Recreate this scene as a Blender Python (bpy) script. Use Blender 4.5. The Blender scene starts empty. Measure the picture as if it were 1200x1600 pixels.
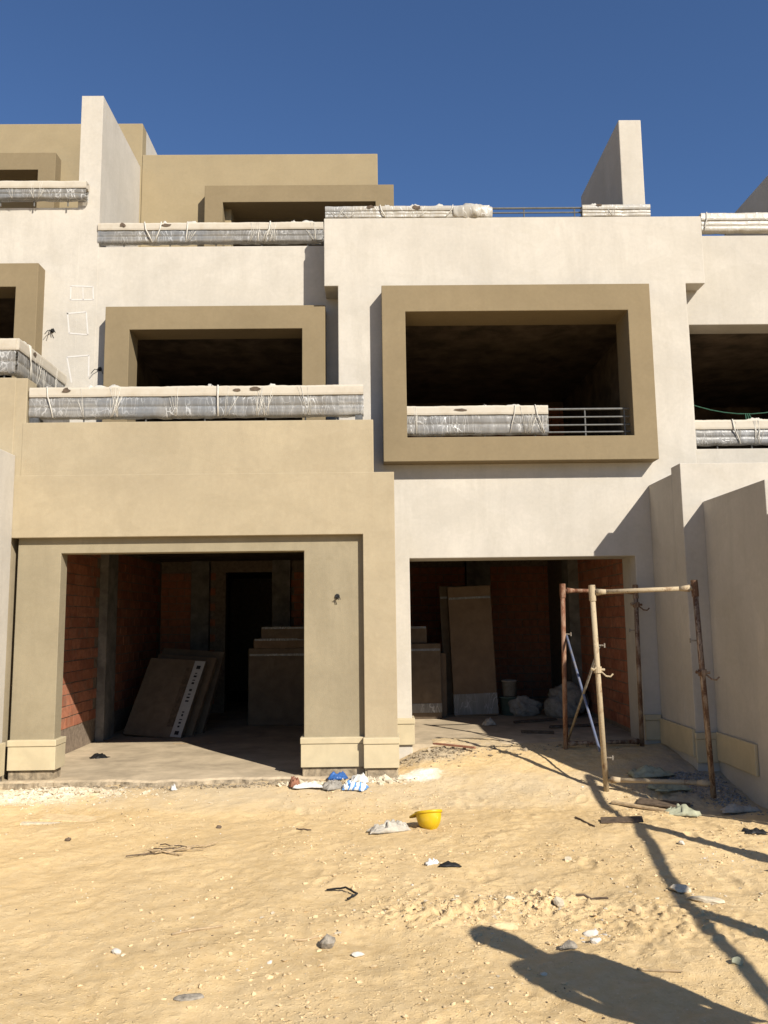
import bpy, bmesh, math, random
import numpy as np
from mathutils import Vector, Matrix
random.seed(7)
R = math.radians
S = bpy.context.scene
COL = S.collection

# ------------------------------------------------------------------ camera
cam = bpy.data.cameras.new('camera')
cam.sensor_fit = 'VERTICAL'; cam.sensor_height = 36.0; cam.sensor_width = 27.0
cam.lens = 1290.0 / 1600.0 * 36.0
cam.clip_start = 0.05; cam.clip_end = 3000
camo = bpy.data.objects.new('camera', cam); COL.objects.link(camo)
_r = (0.9998535, -0.01165992, -0.01253106)
_d = (-0.01091243, 0.12980031, -0.9914801)
_f = (0.01318711, 0.9914716, 0.12965406)
camo.matrix_world = Matrix(((_r[0], -_d[0], -_f[0], 0), (_r[1], -_d[1], -_f[1], 0), (_r[2], -_d[2], -_f[2], 1.6), (0, 0, 0, 1)))
S.camera = camo

# ------------------------------------------------------------------ sky and sun
SUN_DIR = Vector((-0.68, 1.0, -0.84)).normalized()          # the way the light travels
ELEV = math.asin(-SUN_DIR.z)
AZ = math.atan2(-SUN_DIR.x, -SUN_DIR.y)                      # clockwise from +Y
W = bpy.data.worlds.new('World'); S.world = W; W.use_nodes = True
nt = W.node_tree; nt.nodes.clear()
wo = nt.nodes.new('ShaderNodeOutputWorld'); bg = nt.nodes.new('ShaderNodeBackground')
sky = nt.nodes.new('ShaderNodeTexSky'); sky.sky_type = 'NISHITA'; sky.sun_disc = False
sky.sun_elevation = ELEV; sky.sun_rotation = AZ
sky.altitude = 0.0; sky.air_density = 1.0; sky.dust_density = 0.0; sky.ozone_density = 4.0
tint = nt.nodes.new('ShaderNodeMix'); tint.data_type = 'RGBA'; tint.blend_type = 'MULTIPLY'; tint.inputs[0].default_value = 1.0
tint.inputs[7].default_value = (0.84, 0.98, 1.18, 1)
bg.inputs['Strength'].default_value = 0.052
nt.links.new(sky.outputs[0], tint.inputs[6]); nt.links.new(tint.outputs[2], bg.inputs[0]); nt.links.new(bg.outputs[0], wo.inputs[0])
sun = bpy.data.lights.new('sun', 'SUN'); sun.energy = 4.0; sun.angle = R(0.53); sun.color = (1.0, 0.945, 0.85)
suno = bpy.data.objects.new('sun', sun); COL.objects.link(suno)
suno.rotation_euler = SUN_DIR.to_track_quat('-Z', 'Y').to_euler(); suno.location = (20, -20, 30)
S.view_settings.view_transform = 'Standard'; S.view_settings.look = 'None'
S.view_settings.exposure = 0.88; S.view_settings.gamma = 1.0; S.view_settings.use_curve_mapping = False
S.render.engine = 'CYCLES'
S.cycles.max_bounces = 8; S.cycles.diffuse_bounces = 2; S.cycles.transparent_max_bounces = 12

# ------------------------------------------------------------------ materials
def new_mat(name):
    m = bpy.data.materials.new(name); m.use_nodes = True
    n = m.node_tree; n.nodes.clear()
    o = n.nodes.new('ShaderNodeOutputMaterial'); p = n.nodes.new('ShaderNodeBsdfPrincipled')
    n.links.new(p.outputs[0], o.inputs[0])
    return m, n, p, o
def coords(n, scale=(1, 1, 1), src='Object'):
    t = n.nodes.new('ShaderNodeTexCoord'); mp = n.nodes.new('ShaderNodeMapping')
    mp.inputs['Scale'].default_value = scale
    n.links.new(t.outputs[src], mp.inputs[0]); return mp.outputs[0]
def noise(n, vec, scale, detail=4, rough=0.55, dist=0.0):
    x = n.nodes.new('ShaderNodeTexNoise'); x.inputs['Scale'].default_value = scale
    x.inputs['Detail'].default_value = detail; x.inputs['Roughness'].default_value = rough
    x.inputs['Distortion'].default_value = dist
    n.links.new(vec, x.inputs['Vector']); return x.outputs[0]
def ramp(n, fac, stops):
    r = n.nodes.new('ShaderNodeValToRGB'); e = r.color_ramp.elements
    while len(e) < len(stops): e.new(0.5)
    for i, (p, c) in enumerate(stops):
        e[i].position = p; e[i].color = (c[0], c[1], c[2], 1) if hasattr(c, '__len__') else (c, c, c, 1)
    n.links.new(fac, r.inputs[0]); return r.outputs[0]
def mix(n, fac, a, b, mode='MIX'):
    x = n.nodes.new('ShaderNodeMix'); x.data_type = 'RGBA'; x.blend_type = mode
    for s, v in ((0, fac), (6, a), (7, b)):
        if isinstance(v, (int, float)): x.inputs[s].default_value = v
        elif isinstance(v, tuple): x.inputs[s].default_value = (*v, 1)
        else: n.links.new(v, x.inputs[s])
    return x.outputs[2]
def bump(n, p, h, strength, dist=0.01):
    b = n.nodes.new('ShaderNodeBump'); b.inputs['Strength'].default_value = strength; b.inputs['Distance'].default_value = dist
    n.links.new(h, b.inputs['Height']); n.links.new(b.outputs[0], p.inputs['Normal']); return b
def mul(c, k): return tuple(min(1, v * k) for v in c)

def plaster(name, col, dirt=0.12, stain=(0.33, 0.28, 0.2)):
    m, n, p, o = new_mat(name)
    v = coords(n)
    vs = coords(n, (1.0, 1.0, 0.16))
    big = ramp(n, noise(n, v, 1.3, 7, 0.68, 0.4), [(0.3, 0.0), (0.72, 1.0)])
    streak = ramp(n, noise(n, vs, 5.5, 7, 0.72, 0.5), [(0.46, 0.0), (0.74, 1.0)])
    fine = noise(n, v, 26, 5, 0.7)
    c = mix(n, big, mul(col, 1.0 - dirt * 0.55), mul(col, 1.0 + dirt * 0.3))
    s2 = n.nodes.new('ShaderNodeMath'); s2.operation = 'MULTIPLY'; s2.inputs[1].default_value = dirt * 2.3
    n.links.new(streak, s2.inputs[0])
    c = mix(n, s2.outputs[0], c, mul((col[0] * .8 + stain[0] * .2, col[1] * .8 + stain[1] * .2, col[2] * .8 + stain[2] * .2), 0.86))
    spk = ramp(n, noise(n, v, 60, 2, 0.5), [(0.70, 0.0), (0.78, 1.0)])
    s3 = n.nodes.new('ShaderNodeMath'); s3.operation = 'MULTIPLY'; s3.inputs[1].default_value = dirt * 0.8
    n.links.new(spk, s3.inputs[0])
    c = mix(n, s3.outputs[0], c, mul(col, 0.6))
    pt = ramp(n, noise(n, coords(n, (1.0, 1.0, 1.6)), 1.25, 9, 0.62, 0.8), [(0.535, 0.0), (0.56, 1.0)])
    s4 = n.nodes.new('ShaderNodeMath'); s4.operation = 'MULTIPLY'; s4.inputs[1].default_value = dirt * 0.7
    n.links.new(pt, s4.inputs[0])
    c = mix(n, s4.outputs[0], c, mul((col[0], col[1] * .985, col[2] * .94), 0.80))
    fm = ramp(n, fine, [(0.2, 0.93), (0.8, 1.05)])
    c = mix(n, 1.0, c, fm, 'MULTIPLY')
    n.links.new(c, p.inputs['Base Color'])
    p.inputs['Roughness'].default_value = 0.9; p.inputs['Specular IOR Level'].default_value = 0.2
    h = mix(n, 0.35, noise(n, v, 140, 3, 0.6), noise(n, v, 7, 4, 0.6))
    bump(n, p, h, 0.55, 0.006)
    return m
def simple(name, col, rough=0.8, var=0.25, scale=18, metal=0.0, bs=0.3, col2=None, lo=0.35, hi=0.7, spec=0.3):
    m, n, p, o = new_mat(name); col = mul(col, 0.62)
    v = coords(n)
    f = ramp(n, noise(n, v, scale, 5, 0.65, 0.3), [(lo, 0.0), (hi, 1.0)])
    c = mix(n, f, mul(col, 1 - var), col2 if col2 else mul(col, 1 + var))
    n.links.new(c, p.inputs['Base Color']); p.inputs['Roughness'].default_value = rough
    p.inputs['Metallic'].default_value = metal; p.inputs['Specular IOR Level'].default_value = spec
    if bs: bump(n, p, noise(n, v, scale * 3, 4, 0.6), bs, 0.004)
    return m
def film(name, opac=(0.62, 0.98), white=0.50, grey=(0.265, 0.25, 0.225), dens=1.0):
    m, n, p, o = new_mat(name)
    v = coords(n); vs = coords(n, (1.6, 1.6, 0.5))
    rot = n.nodes.new('ShaderNodeMapping'); rot.inputs['Rotation'].default_value = (0.0, 0.6, 0.0); rot.inputs['Scale'].default_value = (1.0, 1.0, 0.16)
    n.links.new(v, rot.inputs[0])
    a = noise(n, vs, 3.2, 6, 0.65, 2.4)
    b = noise(n, rot.outputs[0], 30.0, 4, 0.6, 1.0)
    def crease(rx, ry, sc, wd):
        mp = n.nodes.new('ShaderNodeMapping'); mp.inputs['Rotation'].default_value = (rx, ry, 0.3); mp.inputs['Scale'].default_value = (1.0, 1.0, 0.22); n.links.new(v, mp.inputs[0])
        dv = n.nodes.new('ShaderNodeMix'); dv.data_type = 'RGBA'; dv.inputs[0].default_value = 0.06; n.links.new(mp.outputs[0], dv.inputs[6])
        nz = n.nodes.new('ShaderNodeTexNoise'); nz.inputs['Scale'].default_value = 6; n.links.new(v, nz.inputs['Vector']); n.links.new(nz.outputs[1], dv.inputs[7])
        vo = n.nodes.new('ShaderNodeTexVoronoi'); vo.feature = 'DISTANCE_TO_EDGE'; vo.inputs['Scale'].default_value = sc; n.links.new(dv.outputs[2], vo.inputs['Vector'])
        return ramp(n, vo.outputs['Distance'], [(0.0, 1.0), (wd, 0.0)])
    c1_, c2_ = crease(0.0, 0.55, 15, 0.030), crease(0.0, -0.5, 10, 0.026)
    cl = mix(n, 1.0, c1_, c2_, 'LIGHTEN')
    gate = ramp(n, noise(n, v, 2.6, 3, 0.5), [(0.38, 0.15), (0.62, 1.0)])
    s = mix(n, 1.0, cl, gate, 'MULTIPLY')
    g = ramp(n, a, [(0.42, 0.0), (0.72, 1.0)])
    w = mix(n, 0.62, g, s)
    w = mix(n, 1.0, w, mix(n, 0.6, s, s), 'LIGHTEN')
    b = s
    c = mix(n, w, grey, (white, white * 0.975, white * 0.92))
    c = mix(n, ramp(n, noise(n, v, 1.1, 3, 0.5), [(0.50, 0.0), (0.62, 0.5)]), c, (0.225, 0.245, 0.27))
    n.links.new(c, p.inputs['Base Color'])
    al = ramp(n, w, [(0.15, opac[0]), (0.75, opac[1])]); n.links.new(al, p.inputs['Alpha'])
    p.inputs['Roughness'].default_value = 0.36; p.inputs['Specular IOR Level'].default_value = 0.45
    h = mix(n, 0.5, a, b)
    bump(n, p, h, 0.5, 0.010)
    return m
def rust(name, paint, rustc=(0.20, 0.095, 0.045), amount=0.5):
    paint = mul(paint, 0.7); rustc = mul(rustc, 0.7)
    m, n, p, o = new_mat(name)
    v = coords(n, (1, 1, 0.35))
    a = noise(n, v, 17, 6, 0.7, 0.5); b = noise(n, coords(n), 55, 4, 0.6)
    f = ramp(n, a, [(amount - 0.10, 0.0), (amount + 0.06, 1.0)])
    c = mix(n, f, rustc, paint)
    sp = ramp(n, b, [(0.60, 0.0), (0.68, 1.0)])
    c = mix(n, sp, c, mul(paint, 1.25))
    d = ramp(n, noise(n, coords(n), 36, 3, 0.6), [(0.64, 0.0), (0.72, 0.8)])
    c = mix(n, d, c, mul(rustc, 0.45))
    n.links.new(c, p.inputs['Base Color']); p.inputs['Roughness'].default_value = 0.75
    p.inputs['Specular IOR Level'].default_value = 0.3
    bump(n, p, mix(n, 0.5, a, b), 0.8, 0.006)
    return m

CREAM = (0.490, 0.447, 0.379); BEIGE = (0.372, 0.304, 0.198); OLIVE = (0.226, 0.173, 0.099)
M = {}
M['cream'] = plaster('cream_plaster', CREAM, 0.24)
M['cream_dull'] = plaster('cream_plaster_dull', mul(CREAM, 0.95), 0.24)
M['beige'] = plaster('beige_plaster', BEIGE, 0.26, (0.4, 0.3, 0.18))
M['pier'] = plaster('greyish_beige_plaster', (0.285, 0.238, 0.155), 0.30, (0.2, 0.16, 0.1))
M['olive'] = plaster('olive_beige_plaster', OLIVE, 0.2, (0.25, 0.18, 0.1))
M['roofbeige'] = plaster('roof_beige_plaster', (0.30, 0.237, 0.140), 0.2)
M['concrete'] = simple('concrete', (0.30, 0.27, 0.23), 0.9, 0.35, 5, bs=0.6)
M['dirtyconcrete'] = simple('dirty_concrete', (0.46, 0.365, 0.245), 0.95, 0.5, 12, bs=0.9)
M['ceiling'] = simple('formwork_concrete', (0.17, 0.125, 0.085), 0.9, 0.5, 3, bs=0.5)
M['floorslab'] = simple('dusty_slab', (0.70, 0.555, 0.37), 0.95, 0.26, 2.4, bs=0.4)
M['mortar'] = simple('mortar', (0.33, 0.25, 0.18), 0.95, 0.3, 20)
def brick_mat(name, col):
    m, n, p, o = new_mat(name); v = coords(n); g = n.nodes.new('ShaderNodeNewGeometry'); w = n.nodes.new('ShaderNodeMapping'); n.links.new(g.outputs['Position'], w.inputs[0]); w = w.outputs[0]
    c = mix(n, ramp(n, noise(n, w, 13, 5, 0.65), [(0.3, 0.0), (0.75, 1.0)]), mul(col, 0.72), mul(col, 1.25))
    c = mix(n, ramp(n, noise(n, w, 4.2, 7, 0.72, 0.6), [(0.52, 0.0), (0.70, 0.65)]), c, (0.21, 0.155, 0.11))
    n.links.new(c, p.inputs['Base Color']); p.inputs['Roughness'].default_value = 0.95; p.inputs['Specular IOR Level'].default_value = 0.15
    bump(n, p, noise(n, w, 50, 4, 0.6), 0.5, 0.004); return m
M['brick'] = brick_mat('red_brick', (0.36, 0.138, 0.076))
M['brick2'] = brick_mat('orange_brick', (0.385, 0.156, 0.090))
M['brick3'] = brick_mat('dark_brick', (0.31, 0.118, 0.068))
M['plinth'] = simple('limestone', (0.745, 0.622, 0.398), 0.7, 0.09, 4, bs=0.15)
M['film'] = film('clear_wrap')
M['filmw'] = film('white_wrap', (0.9, 1.0), 0.56, (0.40, 0.36, 0.29))
M['fold'] = simple('creased_film', (0.84, 0.78, 0.67), 0.45, 0.1, 30, bs=0.1)
M['foam'] = simple('cream_foam', (0.80, 0.71, 0.565), 0.6, 0.08, 7, bs=0.5, col2=(0.40, 0.34, 0.255), lo=0.46, hi=0.75)
M['bar'] = simple('grey_steel', (0.17, 0.17, 0.165), 0.5, 0.25, 30, metal=0.4, bs=0.1)
M['paintbar'] = simple('light_grey_steel', (0.20, 0.195, 0.18), 0.5, 0.2, 30, metal=0.1, bs=0.1)
M['rust_a'] = rust('rusty_red_pipe', (0.40, 0.25, 0.16), (0.22, 0.09, 0.045), 0.54)
M['rust_b'] = rust('cream_spattered_pipe', (0.56, 0.44, 0.28), (0.27, 0.15, 0.075), 0.40)
M['rust_c'] = rust('brown_spattered_pipe', (0.42, 0.31, 0.21), (0.15, 0.075, 0.04), 0.54)
M['blue'] = rust('blue_painted_brace', (0.15, 0.18, 0.28), (0.27, 0.24, 0.22), 0.45)
M['greybrace'] = rust('grey_brace', (0.33, 0.29, 0.23), (0.18, 0.12, 0.08), 0.45)
M['yellow'] = simple('yellow_plastic', (0.98, 0.63, 0.015), 0.45, 0.06, 9, bs=0.15, spec=0.4, col2=(0.62, 0.43, 0.07), lo=0.52, hi=0.78)
M['card'] = simple('brown_cardboard', (0.30, 0.20, 0.12), 0.85, 0.14, 6, bs=0.3)
M['card2'] = simple('dull_cardboard', (0.24, 0.175, 0.115), 0.85, 0.2, 6, bs=0.3)
M['whitecard'] = simple('white_printed_card', (0.62, 0.60, 0.56), 0.6, 0.1, 10)
M['ink'] = simple('black_ink', (0.02, 0.02, 0.022), 0.6, 0.1, 10)
M['black'] = simple('black_rubber', (0.022, 0.021, 0.02), 0.55, 0.3, 30)
M['darkwood'] = simple('dark_wood', (0.17, 0.12, 0.08), 0.85, 0.4, 22)
M['wood'] = simple('pale_wood', (0.62, 0.45, 0.26), 0.85, 0.3, 22)
M['stone'] = simple('pale_stone', (0.90, 0.76, 0.54), 0.9, 0.25, 24, bs=0.8)
M['whitestone'] = simple('white_stone', (0.88, 0.80, 0.68), 0.85, 0.1, 24, bs=0.5)
M['greystone'] = simple('grey_stone', (0.42, 0.36, 0.28), 0.9, 0.4, 40, bs=1.0)
M['tanclod'] = simple('tan_clod', (0.95, 0.70, 0.39), 0.95, 0.2, 24, bs=0.8)
M['gravel'] = simple('grey_gravel', (0.44, 0.41, 0.37), 0.9, 0.5, 55, bs=0.4)
M['cloth'] = simple('grey_white_cloth', (0.66, 0.59, 0.48), 0.9, 0.25, 16, bs=0.4)
M['sack'] = simple('woven_sack', (0.42, 0.38, 0.32), 0.85, 0.25, 22, bs=0.4)
M['paper'] = simple('white_paper', (0.95, 0.91, 0.83), 0.8, 0.1, 20)
M['redrag'] = simple('reddish_card', (0.45, 0.20, 0.12), 0.85, 0.25, 18)
M['bluep'] = simple('blue_plastic', (0.05, 0.16, 0.46), 0.4, 0.25, 12)
M['greenpaper'] = simple('pale_green_paper', (0.52, 0.52, 0.36), 0.85, 0.2, 18)
M['chalk'] = simple('chalk', (0.88, 0.83, 0.76), 0.95, 0.05, 30)
M['pail'] = simple('dull_green_pail', (0.16, 0.22, 0.18), 0.6, 0.2, 10)
M['rope'] = simple('green_cord', (0.05, 0.15, 0.09), 0.7, 0.2, 30)
M['skin'] = simple('skin', (0.42, 0.25, 0.17), 0.6, 0.08, 20, bs=0.1)
M['shirt'] = simple('navy_shirt', (0.05, 0.06, 0.10), 0.9, 0.2, 30)
M['trousers'] = simple('brown_trousers', (0.14, 0.11, 0.08), 0.9, 0.2, 30)
def bag_mat():
    m, n, p, o = new_mat('blue_and_white_print')
    w = n.nodes.new('ShaderNodeTexWave'); w.inputs['Scale'].default_value = 6; w.inputs['Distortion'].default_value = 9
    n.links.new(coords(n), w.inputs['Vector'])
    c = mix(n, ramp(n, w.outputs[0], [(0.62, 0.0), (0.7, 1.0)]), (0.72, 0.70, 0.66), (0.10, 0.24, 0.50))
    n.links.new(c, p.inputs['Base Color']); p.inputs['Roughness'].default_value = 0.5
    return m
M['bagprint'] = bag_mat()

# sand
def sand_mat():
    m, n, p, o = new_mat('sand')
    v = coords(n)
    c = mix(n, ramp(n, noise(n, v, 0.55, 6, 0.6, 0.4), [(0.32, 0.0), (0.7, 1.0)]), (0.535, 0.372, 0.176), (0.71, 0.515, 0.268))
    c = mix(n, ramp(n, noise(n, v, 2.6, 6, 0.65), [(0.5, 0.0), (0.78, 0.45)]), c, (0.54, 0.425, 0.265))
    c = mix(n, ramp(n, noise(n, v, 9, 8, 0.78), [(0.44, 0.0), (0.62, 0.42)]), c, (0.47, 0.33, 0.165))
    c = mix(n, ramp(n, noise(n, v, 16, 5, 0.7), [(0.42, 0.0), (0.75, 0.6)]), c, (0.68, 0.52, 0.30))
    c = mix(n, ramp(n, noise(n, v, 48, 3, 0.6), [(0.62, 0.0), (0.72, 0.55)]), c, (0.42, 0.29, 0.145))
    c = mix(n, ramp(n, noise(n, v, 95, 2, 0.5), [(0.66, 0.0), (0.73, 0.6)]), c, (0.74, 0.60, 0.39))
    # spilled lime, plaster and cement dust lying on the sand
    sep = n.nodes.new('ShaderNodeSeparateXYZ'); n.links.new(v, sep.inputs[0])
    wob = noise(n, v, 3.5, 5, 0.7)
    def patch(cx, cy, rx, ry, soft=0.5):
        out = None
        for ax, cc, rr in ((0, cx, rx), (1, cy, ry)):
            a = n.nodes.new('ShaderNodeMath'); a.operation = 'SUBTRACT'; n.links.new(sep.outputs[ax], a.inputs[0]); a.inputs[1].default_value = cc
            b = n.nodes.new('ShaderNodeMath'); b.operation = 'DIVIDE'; n.links.new(a.outputs[0], b.inputs[0]); b.inputs[1].default_value = rr
            q = n.nodes.new('ShaderNodeMath'); q.operation = 'POWER'; n.links.new(b.outputs[0], q.inputs[0]); q.inputs[1].default_value = 2
            if out is None: out = q.outputs[0]
            else:
                s = n.nodes.new('ShaderNodeMath'); s.operation = 'ADD'; n.links.new(out, s.inputs[0]); n.links.new(q.outputs[0], s.inputs[1]); out = s.outputs[0]
        w = n.nodes.new('ShaderNodeMath'); w.operation = 'MULTIPLY_ADD'; n.links.new(wob, w.inputs[0]); w.inputs[1].default_value = 2.4; n.links.new(out, w.inputs[2])
        return ramp(n, w.outputs[0], [(0.0, 1.0), (0.99, 1.0)]) if False else w.outputs[0]
    def blend(c, val, lo, hi, col, k):
        mr = n.nodes.new('ShaderNodeMapRange'); mr.inputs[1].default_value = lo; mr.inputs[2].default_value = hi
        mr.inputs[3].default_value = k; mr.inputs[4].default_value = 0.0
        n.links.new(val, mr.inputs[0]); return mix(n, mr.outputs[0], c, col)
    c = blend(c, patch(0.0, 7.75, 4.2, 0.55), 1.2, 2.3, (0.50, 0.41, 0.28), 0.55)
    c = blend(c, patch(-3.15, 7.8, 1.0, 0.36), 1.2, 2.0, (0.76, 0.68, 0.53), 0.8)
    c = blend(c, patch(0.42, 8.12, 0.26, 0.22), 1.2, 1.9, (0.86, 0.80, 0.68), 0.95)
    c = blend(c, patch(0.55, 8.75, 0.5, 0.35), 1.2, 2.1, (0.42, 0.36, 0.27), 0.7)
    c = blend(c, patch(3.0, 7.9, 0.75, 1.1), 1.2, 2.2, (0.33, 0.28, 0.22), 0.8)
    c = blend(c, patch(1.5, 9.2, 1.7, 0.5), 1.2, 2.2, (0.47, 0.38, 0.25), 0.7)
    n.links.new(c, p.inputs['Base Color']); p.inputs['Roughness'].default_value = 0.95; p.inputs['Specular IOR Level'].default_value = 0.15
    lum = ramp(n, noise(n, v, 42, 2, 0.5), [(0.58, 0.0), (0.70, 1.0)])
    zone = ramp(n, noise(n, v, 1.9, 4, 0.6), [(0.36, 0.15), (0.66, 1.0)])
    lum = mix(n, 1.0, lum, zone, 'MULTIPLY')
    h = mix(n, 0.35, mix(n, 0.55, noise(n, v, 16, 3, 0.5), noise(n, v, 120, 4, 0.7)), lum)
    bump(n, p, h, 0.75, 0.022)
    return m
M['sand'] = sand_mat()

# ------------------------------------------------------------------ helpers
def obj(name, bm, mat, parent=None, smooth=False, bevel=0.0):
    me = bpy.data.meshes.new(name)
    if isinstance(bm, bmesh.types.BMesh):
        bmesh.ops.recalc_face_normals(bm, faces=bm.faces); bm.to_mesh(me); bm.free()
    else:
        me.from_pydata(*bm)
    if mat: me.materials.append(M[mat] if isinstance(mat, str) else mat)
    o = bpy.data.objects.new(name, me); COL.objects.link(o)
    if smooth: me.polygons.foreach_set('use_smooth', [True] * len(me.polygons))
    if parent is not None:
        o.parent = parent
        if parent.parent is None: o.location = -parent.location
    if bevel:
        b = o.modifiers.new('edge', 'BEVEL'); b.width = bevel; b.segments = 2; b.limit_method = 'ANGLE'; b.angle_limit = R(40)
    return o
def thing(name, label, cat, loc=(0, 0, 0), group=None):
    o = bpy.data.objects.new(name, None); COL.objects.link(o); o.location = loc; o.empty_display_size = 0.1
    o['label'] = label; o['category'] = cat
    if group: o['group'] = group
    return o
def tag(o, label, cat, group=None):
    o['label'] = label; o['category'] = cat
    if group: o['group'] = group
    return o
def box(bm, x0, x1, y0, y1, z0, z1):
    vs = [bm.verts.new((x, y, z)) for x in (x0, x1) for y in (y0, y1) for z in (z0, z1)]
    for f in ((0, 1, 3, 2), (4, 6, 7, 5), (0, 4, 5, 1), (2, 3, 7, 6), (0, 2, 6, 4), (1, 5, 7, 3)):
        bm.faces.new([vs[i] for i in f])
    return vs
def boxes(*bs):
    bm = bmesh.new()
    for b in bs: box(bm, *b)
    return bm
def plate(xs, zs, solid, y0, y1):
    """one closed wall of cells; solid(i, j) tells which cells of the grid are filled"""
    bm = bmesh.new(); nx, nz = len(xs) - 1, len(zs) - 1
    V = {}
    def v(i, j, k):
        if (i, j, k) not in V: V[(i, j, k)] = bm.verts.new((xs[i], (y0, y1)[k], zs[j]))
        return V[(i, j, k)]
    f = lambda i, j: 0 <= i < nx and 0 <= j < nz and solid(i, j)
    for i in range(nx):
        for j in range(nz):
            if not f(i, j): continue
            bm.faces.new((v(i, j, 0), v(i + 1, j, 0), v(i + 1, j + 1, 0), v(i, j + 1, 0)))
            bm.faces.new((v(i, j, 1), v(i, j + 1, 1), v(i + 1, j + 1, 1), v(i + 1, j, 1)))
            if not f(i - 1, j): bm.faces.new((v(i, j, 0), v(i, j + 1, 0), v(i, j + 1, 1), v(i, j, 1)))
            if not f(i + 1, j): bm.faces.new((v(i + 1, j, 0), v(i + 1, j, 1), v(i + 1, j + 1, 1), v(i + 1, j + 1, 0)))
            if not f(i, j - 1): bm.faces.new((v(i, j, 0), v(i, j, 1), v(i + 1, j, 1), v(i + 1, j, 0)))
            if not f(i, j + 1): bm.faces.new((v(i, j + 1, 0), v(i + 1, j + 1, 0), v(i + 1, j + 1, 1), v(i, j + 1, 1)))
    bmesh.ops.recalc_face_normals(bm, faces=bm.faces)
    bmesh.ops.dissolve_limit(bm, angle_limit=R(1), verts=bm.verts, edges=bm.edges)
    return bm
def frame_ring(x0, x1, z0, z1, ix0, ix1, iz0, iz1, y0, y1):
    return plate([x0, ix0, ix1, x1], [z0, iz0, iz1, z1], lambda i, j: not (i == 1 and j == 1), y0, y1)
def shell(x0, x1, y0, y1, z0, z1, t=0.15):
    """a room open to the street (towards -Y)"""
    return boxes((x0 - t, x0, y0, y1, z0 - t, z1 + t), (x1, x1 + t, y0, y1, z0 - t, z1 + t),
                 (x0 - t - .01, x1 + t + .01, y1, y1 + t, z0 - t - .01, z1 + t + .01))
def tube(bm, p0, p1, r0, r1=None, n=12, caps=True):
    r1 = r0 if r1 is None else r1
    p0, p1 = Vector(p0), Vector(p1); d = (p1 - p0).normalized()
    u = d.orthogonal().normalized(); w = d.cross(u)
    A = [bm.verts.new(p0 + (u * math.cos(2 * math.pi * k / n) + w * math.sin(2 * math.pi * k / n)) * r0) for k in range(n)]
    B = [bm.verts.new(p1 + (u * math.cos(2 * math.pi * k / n) + w * math.sin(2 * math.pi * k / n)) * r1) for k in range(n)]
    for k in range(n): bm.faces.new((A[k], A[(k + 1) % n], B[(k + 1) % n], B[k]))
    if caps: bm.faces.new(A[::-1]); bm.faces.new(B)
def polytube(bm, pts, r, n=6):
    pts = [Vector(p) for p in pts]; rings = []
    for i, p in enumerate(pts):
        d = (pts[min(i + 1, len(pts) - 1)] - pts[max(i - 1, 0)]).normalized()
        u = d.cross(Vector((0.13, 0.27, 0.95))).normalized(); w = d.cross(u)
        rings.append([bm.verts.new(p + (u * math.cos(2 * math.pi * k / n) + w * math.sin(2 * math.pi * k / n)) * r) for k in range(n)])
    for a, b in zip(rings, rings[1:]):
        for k in range(n): bm.faces.new((a[k], a[(k + 1) % n], b[(k + 1) % n], b[k]))
    bm.faces.new(rings[0][::-1]); bm.faces.new(rings[-1])

def ico(sub=2):
    bm = bmesh.new(); bmesh.ops.create_icosphere(bm, subdivisions=sub, radius=1)
    v = np.array([q.co[:] for q in bm.verts]); f = [[q.index for q in p.verts] for p in bm.faces]; bm.free(); return v, f
# value noise on arrays
_rng = np.random.default_rng(11)
_T = _rng.random((256, 256))
def vn(x, y):
    xi = np.floor(x).astype(int); yi = np.floor(y).astype(int); fx = x - xi; fy = y - yi
    fx = fx * fx * (3 - 2 * fx); fy = fy * fy * (3 - 2 * fy)
    g = lambda a, b: _T[a % 256, b % 256]
    return (g(xi, yi) * (1 - fx) + g(xi + 1, yi) * fx) * (1 - fy) + (g(xi, yi + 1) * (1 - fx) + g(xi + 1, yi + 1) * fx) * fy - 0.5
def fbm(x, y, o=4):
    s = 0; a = 1.0
    for k in range(o): s = s + a * vn(x * 2 ** k + 17.3 * k, y * 2 ** k + 5.1 * k); a *= 0.5
    return s
def sst(t): t = np.clip(t, 0, 1); return t * t * (3 - 2 * t)
_prints = [(random.uniform(-3.4, 3.2), random.uniform(3.2, 7.6), random.uniform(-.6, .6), random.uniform(.7, 1.1)) for _ in range(90)]
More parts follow.
